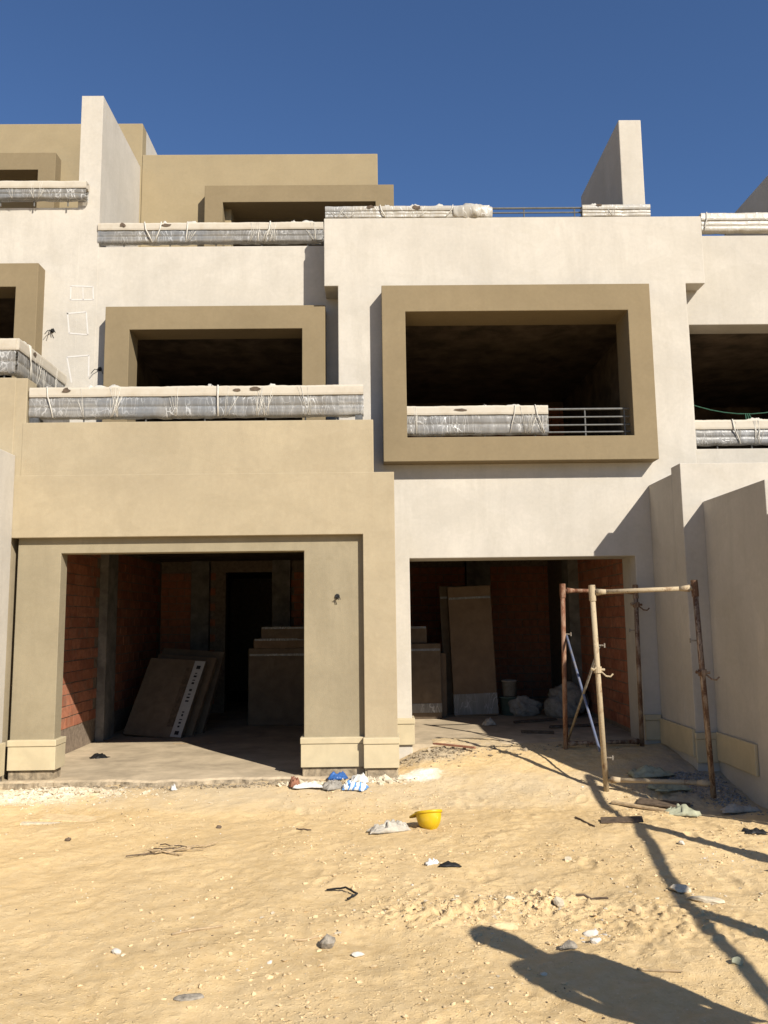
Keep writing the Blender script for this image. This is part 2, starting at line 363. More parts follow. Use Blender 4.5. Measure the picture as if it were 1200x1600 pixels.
def H(x, y, detail=True):
    x = np.asarray(x, float); y = np.asarray(y, float)
    near = sst((14 - np.abs(y)) / 4) * sst((9 - np.abs(x)) / 3)
    ramp_ = 0.265 * sst((y - 7.05) / 2.05) * sst((x + 0.05) / 0.75)
    ramp_ = ramp_ + 0.085 * sst((y - 7.0) / 1.0) * (1 - sst((x + 0.05) / 0.75))
    z = ramp_
    z = z + near * (0.035 * fbm(x * 1.1 + 3, y * 1.1 + 8, 3) + 0.018 * fbm(x * 4.1, y * 4.1 + 30, 4))
    z = z + 0.075 * np.maximum(0, fbm(x * 1.5 + 12, y * .8, 3) + .05) * sst((y - 7.55) / .4) * (1 - sst((x + .4) / .3))
    rough = (0.35 + 0.9 * sst((x + 1.2) / 2.0)) * (0.55 + 1.1 * np.clip(fbm(x * 1.6 + 50, y * 1.6, 3) + .4, 0, 1))
    if detail:
        for (px, py, a, s) in _prints:
            msk = (np.abs(x - px) < .25) & (np.abs(y - py) < .25)
            if not msk.any(): continue
            dx = (x[msk] - px); dy = (y[msk] - py)
            u = (dx * math.cos(a) + dy * math.sin(a)) / (.05 * s); w = (-dx * math.sin(a) + dy * math.cos(a)) / (.125 * s)
            q = u * u + w * w
            z[msk] = z[msk] - (0.011 * np.exp(-q * q * .8) - 0.005 * np.exp(-(np.sqrt(q) - 1.35) ** 2 * 9)) * (0.2 + 0.6 * rough[msk])
        z = z + near * rough * (0.007 * fbm(x * 9, y * 9, 4) + 0.0055 * np.maximum(0, fbm(x * 23 + 9, y * 23, 3)) + 0.003 * fbm(x * 55 + 9, y * 55, 2))
        # lumps of churned soil
        for cx, cy, rx, ry, h in ((0.33, 4.75, .38, .20, .055), (0.95, 4.92, .24, .18, .06), (1.45, 4.6, .5, .35, .03), (-2.9, 7.75, .6, .2, .04), (-0.05, 8.12, .3, .15, .05), (2.9, 7.6, .5, .5, .03)):
            k = np.exp(-(((x - cx) / rx) ** 2 + ((y - cy) / ry) ** 2))
            z = z + k * h * (0.35 + 1.5 * np.maximum(0, vn(x * 26 + 4, y * 26)) + 1.0 * np.maximum(0, vn(x * 47, y * 47 + 3)))
    # ground runs under the slabs of the garages
    z = np.where((y > 8.12) & (x < 0.2) & (x > -4.2), np.minimum(z, -0.03), z)
    z = np.where(y > 9.45, np.minimum(z, 0.15), z)
    return z
def hz(x, y): return float(H(np.array([x]), np.array([y]))[0])

# ------------------------------------------------------------------ ground
def graded(a, b, step, far):
    c = list(np.arange(a, b, step)); s = step; lo = [a]; hi = [c[-1]]
    while lo[-1] > -far: s *= 1.35; lo.append(lo[-1] - s)
    s = step
    while hi[-1] < far: s *= 1.35; hi.append(hi[-1] + s)
    return np.array(lo[:0:-1] + c + hi[1:])
gx = graded(-4.3, 4.3, 0.0135, 600); gy = graded(3.0, 9.6, 0.0135, 600)
X, Y = np.meshgrid(gx, gy); Z = H(X.ravel(), Y.ravel())
me = bpy.data.meshes.new('ground'); nx, ny = len(gx), len(gy)
me.vertices.add(nx * ny); me.vertices.foreach_set('co', np.column_stack([X.ravel(), Y.ravel(), Z]).ravel())
ii = (np.arange(ny - 1)[:, None] * nx + np.arange(nx - 1)[None, :]).ravel()
quads = np.column_stack([ii, ii + 1, ii + nx + 1, ii + nx]).ravel()
nf = len(ii); me.loops.add(nf * 4); me.loops.foreach_set('vertex_index', quads)
me.polygons.add(nf); me.polygons.foreach_set('loop_start', np.arange(nf) * 4)
me.update(calc_edges=True); me.polygons.foreach_set('use_smooth', np.ones(nf, bool))
me.materials.append(M['sand'])
go = bpy.data.objects.new('ground', me); COL.objects.link(go); go['kind'] = 'structure'

# ------------------------------------------------------------------ beige townhouse with the left garage
F0, F1, F2, F3, F4 = 8.05, 9.0, 9.4, 9.23, 11.0
B = thing('townhouse', 'townhouse with beige garage front, white upper wall and olive framed window', 'townhouse', (-1.7, F0, 0))
# recessed garage wall with its opening
obj('garage_wall', plate([-3.49, -3.067, -0.685, -0.09], [0.225, 2.287, 2.48], lambda i, j: not (i == 1 and j == 0), 8.13, 8.302), 'pier', B, bevel=.006)
# the proud beige surround: fascia, shoulder, pier on the right
obj('garage_fascia', plate([-3.544, -0.103, 0.211], [0.0, 2.437, 3.054], lambda i, j: j == 1 or i == 1, 8.05, 8.128), 'beige', B, bevel=.006)
obj('balcony_parapet', boxes((-3.47, 0.011, 8.055, 8.30, 2.95, 3.587)), 'beige', B, bevel=.006)
obj('balcony_slab', boxes((-3.5, 0.20, 8.1285, 9.39, 2.60, 3.05)), 'concrete', B)
obj('side_wall', boxes((0.0, 0.208, 8.1282, 9.0, 0.0, 2.598)), 'beige', B)
obj('garage_lintel', boxes((-3.5, -0.005, 8.352, 9.5, 2.40, 2.598)), 'ceiling', B)
# foundations and stone plinths
for fb in ((-0.70, -0.09, 8.115, 8.32, -0.1, 0.2245), (-0.085, 0.2, 8.04, 8.32, -0.1, 0.214), (-3.49, -3.067, 8.12, 8.34, -0.1, 0.2245)): obj('foundation', boxes(fb), 'dirtyconcrete', B, bevel=.012)
def plinth(parent, x0, x1, y0, z0, z1, y1, side=None):
    p = obj('plinth', boxes((x0, x1, y0, y1, z0, z1 - 0.062)), 'plinth', parent, bevel=.004)
    obj('plinth_cap', boxes((x0 - .006 if not side else x0, x1 + .006, y0 - .010, y1, z1 - .060, z1)), 'plinth', p, bevel=.007)
    return p
plinth(B, -3.487, -3.035, 8.085, 0.232, 0.512, 8.345)
plinth(B, -0.712, -0.078, 8.085, 0.222, 0.498, 8.345)
plinth(B, -0.112, 0.222, 8.008, 0.219, 0.499, 8.30)
# garage interior
XW = -3.58
obj('garage_interior_wall', boxes((XW - .2, XW - .004, 8.352, 14.2, -.1, 2.9)), 'mortar', B)
obj('garage_interior_wall', boxes((-0.42, -0.3, 8.352, 14.2, -.1, 2.9)), 'mortar', B)
obj('garage_return_wall', boxes((XW - .2, -3.40, 8.303, 8.351, -.1, 2.6)), 'concrete', B)
obj('garage_back_wall', plate([XW - .19, -2.5, -1.72, -0.29], [-.08, 2.43, 2.88], lambda i, j: not (i == 1 and j == 0), 14.0, 14.18), 'mortar', B)
obj('garage_ceiling', boxes((XW - .2, -0.25, 9.5, 14.4, 2.62, 2.80)), 'ceiling', B)
obj('back_room', shell(-3.2, -0.9, 14.182, 18.5, 0, 2.6), 'mortar', B)
obj('back_room_ceiling', boxes((-3.6, -.5, 14.182, 18.9, 2.55, 2.9)), 'ceiling', B)
obj('back_room_floor', boxes((-3.6, -.5, 14.402, 18.9, -.2, .1)), 'ceiling', B)
bm = bmesh.new()
NX, NYY = 260, 40
xs = np.linspace(XW - .2, -0.10, NX)
lip = 8.02 + 0.05 * fbm(xs * 3, xs * 0 + 2, 3) + 0.03 * fbm(xs * 14, xs * 0, 3)
rows = []
prof = [(-0.0, -0.14), (0.0, 0.085), (0.012, 0.125), (0.05, 0.140), (0.5, 0.132), (2.0, .11), (7.9, 0.11)]
for k, (dy, z) in enumerate(prof):
    rows.append([bm.verts.new((x, (l + dy) + (0.012 * fbm(np.array([x * 30]), np.array([k * 3.]), 2)[0] if k in (1, 2) else 0), z - (0.02 * max(0, fbm(np.array([x * 5]), np.array([9.]), 3)[0]) if k in (2, 3) else 0))) for x, l in zip(xs, lip)])
for q, (a, b) in enumerate(zip(rows, rows[1:])):
    for k in range(NX - 1): bm.faces.new((a[k], a[k + 1], b[k + 1], b[k])).material_index = 1 if q < 2 else 0
obj('garage_floor', bm, 'floorslab', B).data.materials.append(M['dirtyconcrete'])
for cb in ((XW, XW + .11, 10.85, 11.27, 0.085, 2.64), (-3.05, -2.75, 13.85, 13.999, .085, 2.62), (-1.70, -1.4, 13.88, 13.998, .085, 2.62)): obj('column', boxes(cb), 'concrete', B, bevel=.006)
# individual bricks of the left garage wall
def brick_mesh(L, Hh, D):
    bm = boxes((-D / 2, D / 2, -L / 2, L / 2, -Hh / 2, Hh / 2)); me = bpy.data.meshes.new('brick')
    bmesh.ops.recalc_face_normals(bm, faces=bm.faces); bm.to_mesh(me); bm.free(); return me
def brick_wall(parent, x, y0, y1, z0, z1, L, Hh, cap, sgn):
    """bricks laid on a wall that runs along Y; face at x"""
    meshes = []
    for mk in ('brick', 'brick2', 'brick3'):
        a = brick_mesh(L - .012, Hh - .012, 0.03); a.materials.append(M[mk]); meshes.append(a)
    halves = []
    for a in meshes:
        b = a.copy(); co = np.zeros(len(b.vertices) * 3); b.vertices.foreach_get('co', co); co = co.reshape(-1, 3); co[:, 1] *= (L / 2 - .012) / (L - .012)
        b.vertices.foreach_set('co', co.ravel()); halves.append(b)
    count = 0; z = z0 + Hh / 2; row = 0
    while z < z1:
        y = y0 + L / 2
        if row % 2:
            pieces = [(y0 + L / 4, True)] + [(y0 + L / 2 + L / 2 + k * L, False) for k in range(int((y1 - y0 - L / 2) / L + 1e-6))]
        else:
            pieces = [(y0 + L / 2 + k * L, False) for k in range(int((y1 - y0) / L + 1e-6))]
        for yy, half in pieces:
            if count >= cap: return count
            o = bpy.data.objects.new('brick', random.choice(halves if half else meshes)); COL.objects.link(o); o.parent = parent
            o.location = Vector((x - sgn * .013 + random.uniform(-.003, .003), yy, z + random.uniform(-.003, .003))) - parent.location
            o.rotation_euler = (random.uniform(-.012, .012), 0, random.uniform(-.012, .012)); count += 1
        z += Hh; row += 1
    return count
c1 = brick_wall(B, XW, 9.55, 10.86, 0.40, 2.55, 0.262, 0.128, 110, 1)
brick_wall(B, XW, 11.28, 13.95, 0.40, 2.55, 0.262, 0.128, 298 - c1, 1)
def brick_stuff(name, parent, y, x0, x1, z0, z1, L=.262, Hh=.128, skip=None):
    bm = bmesh.new(); z = z0; r = 0
    while z + Hh < z1:
        x = x0 - (L / 2 if r % 2 else 0)
        while x < x1:
            a, b = max(x, x0), min(x + L, x1)
            if b - a > .05 and not (skip and skip[0] < b and a < skip[1] and z < skip[2]): box(bm, a + .006, b - .006, y - .014 - random.random() * .004, y + .002, z + .006, z + Hh - .006)
            x += L
        z += Hh; r += 1
    o = obj(name, bm, 'brick', parent); o['kind'] = 'stuff'; return o
brick_stuff('brickwork', B, 14.0, XW, -0.43, .12, 2.5, skip=(-2.62, -1.6, 2.55))
# upper white wall (set back) with its opening
obj('upper_wall', plate([-3.30, -2.95, -0.68, -0.36], [3.0, 3.5, 5.09, 6.056], lambda i, j: not (i == 1 and j == 1), F2, 9.6), 'cream', B, bevel=.008)
obj('window_frame', plate([-3.069, -2.788, -0.798, -0.531], [3.5, 4.955, 5.236], lambda i, j: not (i == 1 and j == 0), 9.2, 9.55), 'olive', B, bevel=.006)
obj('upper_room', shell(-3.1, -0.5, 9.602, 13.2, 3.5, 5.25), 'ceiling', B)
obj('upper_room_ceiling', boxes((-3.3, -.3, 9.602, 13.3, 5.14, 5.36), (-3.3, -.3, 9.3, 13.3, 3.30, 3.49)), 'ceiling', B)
# roof terrace
obj('roof_slab', boxes((-3.6, -.40, 9.605, 11.0, 5.55, 5.75)), 'concrete', B)
obj('roof_room_wall', plate([-3.22, -1.95, -0.10, 0.118], [5.5, 7.45, 8.19], lambda i, j: not (i == 1 and j == 0), F4, F4 + .2), 'roofbeige', B, bevel=.01)
obj('roof_room', boxes((-3.21, -3.06, F4 + .2, 15, 5.5, 8.17), (-.05, .11, F4 + .2, 15, 5.5, 8.17), (-3.2, .1, 14.9, 15.1, 5.5, 8.16), (-3.2, .1, F4 + .2, 15, 7.5, 7.7)), 'roofbeige', B)
obj('roof_window_frame', plate([-2.286, -2.035, 0.08, 0.335], [5.8, 7.361, 7.61], lambda i, j: not (i == 1 and j == 0), 10.8, 11.3), 'olive', B, bevel=.006)
obj('party_wall', boxes((-3.505, -3.242, 9.3965, 11.16, 3.6, 8.003)), 'cream', B, bevel=.0025)
# chalk squares on the white wall
def strokes(bm, pts, w, y):
    for (x0, z0), (x1, z1) in zip(pts, pts[1:]):
        d = Vector((x1 - x0, 0, z1 - z0)); nrm = Vector((-d.z, 0, d.x)).normalized() * w / 2
        a, b = Vector((x0, y, z0)), Vector((x1, y, z1))
        bm.faces.new([bm.verts.new(p) for p in (a - nrm, b - nrm, b + nrm, a + nrm)])
for sq in ([(-3.55, 5.57), (-3.55, 5.40), (-3.28, 5.40), (-3.29, 5.56), (-3.555, 5.572)], [(-3.58, 5.25), (-3.55, 4.99), (-3.33, 4.97), (-3.36, 5.25), (-3.585, 5.23)], [(-3.50, 4.39), (-3.565, 4.70), (-3.31, 4.72), (-3.305, 4.46)]):
    bm = bmesh.new(); strokes(bm, sq, 0.017, 9.394)
    if sq[0][1] > 5.5: strokes(bm, [(-3.41, 5.56), (-3.40, 5.40)], .012, 9.394)
    obj('chalk_mark', bm, 'chalk', B)
def wire_stub(parent, p, n=3, L=.10):
    bm = bmesh.new(); x, y, z = p
    for k in range(n):
        a = random.uniform(-.9, .9)
        polytube(bm, [(x, y + .02, z), (x + .02 * a, y - .02, z - .01), (x + L * .5 * a, y - .05, z + .02 * a), (x + L * a, y - .05, z - L * random.uniform(.1, .8))], .0045, 5)
    tube(bm, (x, y + .005, z), (x, y - .012, z), .026, .022, 9)
    obj('wire_stub', bm, 'black', parent)
wire_stub(B, (-3.18, 9.395, 4.55)); wire_stub(B, (-0.36, 8.125, 1.835), 4, .05)

# ------------------------------------------------------------------ cream townhouse with the big frame
Cc = thing('townhouse', 'cream townhouse with the big olive framed window above the right garage', 'townhouse', (1.6, F1, 0))
xs_ = [-0.53, -0.373, 0.25, 0.391, 2.866, 3.0, 3.61, 3.836]; zs_ = [0.0, 2.262, 3.44, 5.1, 5.38, 6.196]
def solidC(i, j):
    if j < 4 and i in (0, 6): return False
    if j == 0 and i == 3: return False
    if j == 2 and i in (2 + 0, 3, 4) and i >= 2: return False
    return True
obj('front_wall', plate(xs_, zs_, solidC, F1, 9.22), 'cream', Cc, bevel=.008)
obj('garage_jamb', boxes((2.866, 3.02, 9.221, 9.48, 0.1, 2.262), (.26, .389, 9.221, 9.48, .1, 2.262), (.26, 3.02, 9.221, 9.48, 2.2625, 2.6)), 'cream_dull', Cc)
obj('window_frame', frame_ring(0.12, 3.12, 3.300, 5.300, 0.381, 2.863, 3.567, 4.993, 8.80, 9.26), 'olive', Cc, bevel=.006)
obj('parapet_return', boxes((-0.528, -0.36, 9.2205, 11, 5.385, 6.19), (3.62, 3.83, 9.2205, 11, 5.385, 6.05)), 'cream', Cc)
obj('side_wall', boxes((-0.371, -0.20, 9.221, 9.399, 3.0, 5.384)), 'cream', Cc)
obj('party_wall', boxes((3.009, 3.281, F3, 11.05, 6.0, 7.547)), 'cream_dull', Cc, bevel=.01)
obj('roof_slab', boxes((-.34, 3.61, 9.221, 13.4, 5.62, 5.85)), 'concrete', Cc)
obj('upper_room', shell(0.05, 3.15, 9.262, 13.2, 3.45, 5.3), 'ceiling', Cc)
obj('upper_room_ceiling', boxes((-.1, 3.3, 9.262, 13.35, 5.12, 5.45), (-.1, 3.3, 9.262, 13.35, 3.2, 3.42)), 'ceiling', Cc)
for wb in ((.1, .25, 9.481, 14.2, .1, 2.9), (2.955, 3.15, 9.481, 14.2, .1, 2.9), (.09, 3.16, 14.0, 14.2, .09, 2.89)): obj('garage_interior_wall', boxes(wb), 'mortar', Cc)
obj('garage_ceiling', boxes((.08, 3.17, 9.481, 14.3, 2.63, 2.85)), 'ceiling', Cc)
brick_wall(Cc, 2.95, 9.5, 12.2, 0.32, 2.6, 0.262, 0.128, 190, -1)
brick_stuff('brickwork', Cc, 14.0, .26, 2.95, .3, 2.6)
for cb in ((2.80, 2.954, 11.9, 12.3, .27, 2.64), (1.55, 1.95, 13.8, 13.999, .27, 2.64)): obj('column', boxes(cb), 'concrete', Cc, bevel=.006)
bm = bmesh.new()
xs = np.linspace(.26, 2.95, 120)
rows = []
for k, (dy, z) in enumerate([(0, .12), (0.02, .25), (.08, .272), (5.2, .275)]):
    rows.append([bm.verts.new((x, 9.02 + dy + .05 * fbm(np.array([x * 4]), np.array([1.]), 3)[0], z)) for x in xs])
for a, b in zip(rows, rows[1:]):
    for k in range(len(xs) - 1): bm.faces.new((a[k], a[k + 1], b[k + 1], b[k]))
obj('garage_floor', bm, 'floorslab', Cc)
plinth(Cc, 0.19, 0.415, 8.965, 0.288, 0.562, 9.215)
plinth(Cc, 2.87, 3.04, 8.968, 0.30, 0.565, 8.999)
brick_stuff_room = brick_stuff('brickwork', Cc, 13.2, .06, 3.14, 3.5, 5.1)

# ------------------------------------------------------------------ townhouse to the left
A = thing('townhouse', 'taller townhouse at the left edge, its right side cut by the party wall', 'townhouse', (-5.5, F0, 0))
obj('front_wall', boxes((-7.5, -3.551, 8.05, 8.30, 0, 4.05), (-3.56, -3.44, 8.059, 8.29, 3.0, 4.046)), 'beige', A, bevel=.008)
obj('balcony_slab', boxes((-7.4, -3.505, 8.301, 9.39, 3.4, 3.95)), 'concrete', A)
obj('upper_wall', plate([-7.5, -6.5, -4.0, -3.47], [3.4, 3.95, 5.6, 6.555], lambda i, j: not (i == 1 and j == 1), 9.396, 9.6), 'cream', A, bevel=.003)
obj('window_frame', plate([-6.7, -6.4, -4.115, -3.862], [3.97, 5.484, 5.772], lambda i, j: not (i == 1 and j == 0), 9.2, 9.55), 'olive', A, bevel=.006)
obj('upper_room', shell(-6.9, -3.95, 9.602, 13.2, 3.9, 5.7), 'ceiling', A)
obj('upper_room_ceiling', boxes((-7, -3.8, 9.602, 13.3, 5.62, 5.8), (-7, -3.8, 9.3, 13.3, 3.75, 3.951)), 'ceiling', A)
obj('roof_slab', boxes((-7.5, -3.52, 9.601, 11, 6.0, 6.2)), 'concrete', A)
obj('roof_room_wall', plate([-7.5, -6.6, -4.55, -3.224], [6.0, 7.95, 8.668], lambda i, j: not (i == 1 and j == 0), F4 - .002, F4 + .2), 'roofbeige', A, bevel=.01)
obj('roof_side_wall', boxes((-3.42, -3.225, F4 + .2005, 16, 6.0, 8.665), (-7.5, -3.43, 15.8, 16, 6, 8.66), (-7.4, -3.43, F4 + .201, 15.7, 8.1, 8.3)), 'cream', A)
obj('roof_window_frame', plate([-6.8, -6.5, -4.60, -4.36], [6.2, 7.857, 8.112], lambda i, j: not (i == 1 and j == 0), 10.8, 11.3), 'olive', A, bevel=.006)
wire_stub(A, (-3.745, 9.39, 5.02), 4)

# ------------------------------------------------------------------ townhouse to the right
D = thing('townhouse', 'cream townhouse at the right edge with an unframed dark balcony opening', 'townhouse', (4.8, F0, 0))
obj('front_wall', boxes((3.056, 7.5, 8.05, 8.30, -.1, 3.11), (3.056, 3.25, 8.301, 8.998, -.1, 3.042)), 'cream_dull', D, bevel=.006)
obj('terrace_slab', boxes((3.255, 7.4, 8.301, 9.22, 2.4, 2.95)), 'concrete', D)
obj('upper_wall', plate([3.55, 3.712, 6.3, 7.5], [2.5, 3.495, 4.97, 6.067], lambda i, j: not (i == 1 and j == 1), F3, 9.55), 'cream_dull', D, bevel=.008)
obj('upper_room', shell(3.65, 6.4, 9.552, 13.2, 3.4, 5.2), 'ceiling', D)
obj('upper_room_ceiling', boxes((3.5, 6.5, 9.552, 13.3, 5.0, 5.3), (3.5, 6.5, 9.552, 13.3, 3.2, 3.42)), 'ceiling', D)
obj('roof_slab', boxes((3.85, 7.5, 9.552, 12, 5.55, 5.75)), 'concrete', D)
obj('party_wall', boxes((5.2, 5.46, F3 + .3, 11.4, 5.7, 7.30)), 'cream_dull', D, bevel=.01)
pl = plinth(D, 3.045, 3.30, 8.018, 0.22, 0.50, 8.049)
pl2 = obj('plinth', boxes((3.022, 3.0555, 8.05, 8.96, 0.27, 0.53)), 'plinth', D, bevel=.004)

# ------------------------------------------------------------------ garden walls between the plots
g = thing('garden_wall', 'sunlit cream garden wall running out from the left end of the beige garage', 'wall', (-3.65, 6.5, 0))
obj('wall', boxes((-3.78, -3.522, 4.0, 8.049, -.1, 3.254)), 'cream', g, bevel=.008)
obj('plinth', boxes((-3.5215, -3.49, 5.0, 8.049, .2, .5)), 'plinth', g, bevel=.004)
g = thing('garden_wall', 'shaded garden wall at the right edge with one stone plinth slab', 'wall', (3.4, 7.4, 0))
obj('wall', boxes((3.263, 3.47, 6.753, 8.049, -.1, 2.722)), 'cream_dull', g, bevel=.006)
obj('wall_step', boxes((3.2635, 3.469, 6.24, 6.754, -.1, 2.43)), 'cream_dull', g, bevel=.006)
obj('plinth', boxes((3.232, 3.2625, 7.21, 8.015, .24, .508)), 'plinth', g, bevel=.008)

# ------------------------------------------------------------------ railings wrapped in plastic
def railing(label, p0, p1, z0, zt, bars, posts, wraps, filmkey='film', cap=True, outward=-1, group='plastic wrapped railings', bot=0.05, extra=None, capz=0.10):
    p0, p1 = Vector((*p0, 0)), Vector((*p1, 0)); L = (p1 - p0).length; d = (p1 - p0) / L
    nrm = Vector((d.y, -d.x, 0)) * (1 if outward < 0 else -1)
    up = Vector((0, 0, 1))
    P = lambda s, n, z: p0 + d * s + nrm * n + up * z
    t = thing('balcony_railing', label, 'railing', P(L / 2, 0, z0), group)
    for k, hgt in enumerate(bars):
        bm = bmesh.new(); tube(bm, P(0.0, 0, z0 + hgt), P(L, 0, z0 + hgt), .0095 if k < len(bars) - 1 else .0125, n=8); obj('rail', bm, 'paintbar', t)
    for s in posts:
        bm = bmesh.new(); q = [P(s - .008, -.008, z0 - .03), P(s + .008, .008, z0 + bars[-1])]
        tube(bm, P(s, -.004, z0 - .02), P(s, -.004, z0 + bars[-1] - .012), .0085, n=6); obj('post', bm, 'paintbar', t)
    for (a, b) in wraps:
        n = max(8, int((b - a) / .018)); ss = np.linspace(a, b, n)
        zb = z0 + bot; ztop = z0 + zt
        zc = ztop - (capz if cap else 0.0)
        sec = [(-.035, zc)] + [(-.035, zb + .005)] + [(-.01, zb - .008)] + [(.030, zb)] + [(nn_, zb + (zc - zb) * q) for q, nn_ in ((.10, .05), (.22, .052), (.34, .052), (.46, .051), (.50, .042), (.54, .051), (.66, .052), (.78, .052), (.90, .051), (.95, .043))] + [(.05, zc)]
        if not cap: sec = sec + [(.04, ztop), (-.03, ztop)]
        sec = sec + [sec[0]]
        bm = bmesh.new(); rings = []
        pin = [random.uniform(a, b) for _ in range(int((b - a) / .45) + 1)]
        seed = random.uniform(0, 90)
        for s in ss:
            ring = []
            k = sum(math.exp(-((s - q) / .035) ** 2) for q in pin)
            for i, (nn, z) in enumerate(sec[:-1]):
                f = float(fbm(np.array([s * 9 + z * 14 + seed]), np.array([i * .55 + s * 3]), 3)[0]); f2 = float(vn(np.array([s * 38 + z * 25]), np.array([i * .8 + seed])) [0])
                e = .004 * f + .002 * f2 - .012 * min(k, 1) * (.5 + f2)
                if i == len(sec) - 2 and cap: e *= .3
                ring.append(bm.verts.new(P(s, nn + e * (1 if nn > 0 else .3), z + (.016 * f if i in (1, 2, 3) else .004 * f2))))
            rings.append(ring)
        m_ = len(sec) - 1
        for r0, r1 in zip(rings, rings[1:]):
            for i in range(m_ - (1 if cap else 0)):
                bm.faces.new((r0[i], r0[(i + 1) % m_], r1[(i + 1) % m_], r1[i]))
        obj('plastic_wrap', bm, filmkey, t, smooth=True)
        if cap:
            bm = bmesh.new(); rings = []
            prof = [(-.055, zc + .002), (.056, zc + .001), (.060, zc + .02), (.060, ztop - .02), (.054, ztop), (-.05, ztop), (-.057, ztop - .015)]
            for s in ss:
                f = .5 * float(fbm(np.array([s * 4 + seed]), np.array([3.]), 3)[0]); f2 = .45 * float(vn(np.array([s * 45]), np.array([seed]))[0])
                rings.append([bm.verts.new(P(s, nn + .006 * f, z + (.010 * f + .007 * f2 if z > zc + .03 else .006 * f))) for nn, z in prof])
            for r0, r1 in zip(rings, rings[1:]):
                for i in range(len(prof)): bm.faces.new((r0[i], r0[(i + 1) % len(prof)], r1[(i + 1) % len(prof)], r1[i]))
            bm.faces.new(rings[0][::-1]); bm.faces.new(rings[-1])
            obj('foam_cover', bm, 'foam' if filmkey == 'film' else filmkey, t, smooth=False)
            for q in range(max(1, int((b - a) / .9))):
                qs = random.uniform(a + .08, b - .08); w_ = random.uniform(.03, .075); hh = random.uniform(.016, .034); zc0 = (zc + ztop) / 2 + random.uniform(0, .02); bm = bmesh.new()
                bm.faces.new([bm.verts.new(P(qs + w_ * math.cos(k_ * .628) * random.uniform(.6, 1.2), .0665, zc0 + hh * math.sin(k_ * .628) * random.uniform(.5, 1.2))) for k_ in range(10)])
                obj('tear_shade', bm, 'darkwood', t)  # flat dark patch on the foam, painting the shade of a torn hole
            for q in range(max(2, int((b - a) / .34))):
                qs = random.uniform(a + .05, b - .05); sp = random.uniform(.03, .13); ln_ = random.uniform(-.05, .05); bm = bmesh.new()
                for k_ in range(random.randint(4, 8)):
                    o_ = random.uniform(-1, 1); zt_ = zc + random.uniform(-.03, .012) if random.random() < .7 else ztop - .01; m1 = random.uniform(.3, .7)
                    pts = [P(qs + sp * o_ + ln_, .0645 if zt_ > zc + .015 else .0545, zt_), P(qs + sp * o_ * .55 + ln_ * .5, .0565, zt_ + (zb - zt_) * m1), P(qs + sp * o_ * .12, .055, zb + .004)]
                    polytube(bm, pts, random.uniform(.0010, .0027), 5)
                f_ = obj('wrap_fold', bm, 'fold', t, smooth=True); f_['kind'] = 'stuff'
            for q in range(max(1, int((b - a) / .6))):
                qs = random.uniform(a + .05, b - .1); L_ = random.uniform(.05, .16); w_ = random.uniform(.01, .03); bm = bmesh.new(); rows_ = []
                for i_ in range(8):
                    u_ = i_ / 7; hh_ = ztop + .003 + .022 * math.sin(math.pi * u_) * random.uniform(.4, 1.4)
                    rows_.append([bm.verts.new(P(qs + L_ * u_, .058, ztop - .02)), bm.verts.new(P(qs + L_ * u_ + random.uniform(-.01, .01), .045, hh_)), bm.verts.new(P(qs + L_ * u_, .045 - w_, ztop + .001))])
                for r0_, r1_ in zip(rows_, rows_[1:]):
                    for k_ in range(2): bm.faces.new((r0_[k_], r0_[k_ + 1], r1_[k_ + 1], r1_[k_]))
                obj('wrap_flap', bm, 'fold', t, smooth=True)
            # gathered ties and torn flaps of wrap
            for q in pin:
                if random.random() < .22:
                    bm = bmesh.new(); w = random.uniform(.010, .02)
                    sl = random.uniform(-.07, .07)
                    pts = [P(q + sl, .066, ztop + .006), P(q + sl * .7, .071, zc), P(q, .062 + random.uniform(-.004, .01), (zc + zb) / 2), P(q - sl * .6, .056, zb)]
                    polytube(bm, pts, w * .45, 6); obj('wrap_tie', bm, 'fold', t, smooth=True)
    return t
full = [.07, .15, .24, .33]
railing('long plastic wrapped railing with cream top on the beige garage balcony', (-3.42, 8.12), (-0.085, 8.12), 3.588, .36, [.06, .14, .22, .33], [.02, .53, 1.15, 1.74, 2.35, 2.75, 3.06, 3.3], [(0, 3.335)], capz=.10)
rb_ = [o for o in COL.objects if o.type == 'EMPTY' and o.name.startswith('balcony_railing')][-1]
for bx in ((-3.415, -3.325, 8.08, 8.20, 3.588, 3.640), (-.17, -.095, 8.08, 8.20, 3.588, 3.640)): obj('bracket', boxes(bx), 'bar', rb_)
railing('wrapped railing along the white roof parapet, left of the cream block', (-3.25, 9.43), (-0.56, 9.43), 6.05, .295, [.06, .13, .2, .27], [.3, .85, 1.4, 1.95, 2.5], [(0, 2.69)], capz=.09)
t = railing('roof railing of the cream block, bare in its middle, wrapped at both ends', (-0.515, 9.06), (3.27, 9.06), 6.19, .155, [.03, .09, .145], [.4, 1.0, 1.6, 2.31, 2.9, 3.5], [(0, 1.9), (2.98, 3.77)], 'filmw', capz=.055, bot=.012)
def bundle(parent, c, L, rad, seed):
    bm = bmesh.new(); rings = []
    for i in range(30):
        u = i / 29; ring = []
        for k in range(18):
            th = 2 * math.pi * k / 18; f = float(fbm(np.array([u * 7 + seed]), np.array([k * 1.3]), 3)[0]); rr = rad * (0.55 + .75 * math.sin(math.pi * (.12 + .8 * u))) * (1 + .35 * f)
            ring.append(bm.verts.new((c[0] + (u - .5) * L, c[1] + rr * .8 * math.cos(th), c[2] + rr * math.sin(th))))
        rings.append(ring)
    for r0, r1 in zip(rings, rings[1:]):
        for k in range(18): bm.faces.new((r0[k], r0[(k + 1) % 18], r1[(k + 1) % 18], r1[k]))
    bm.faces.new(rings[0][::-1]); bm.faces.new(rings[-1]); obj('wrap_bundle', bm, 'filmw', parent, True)
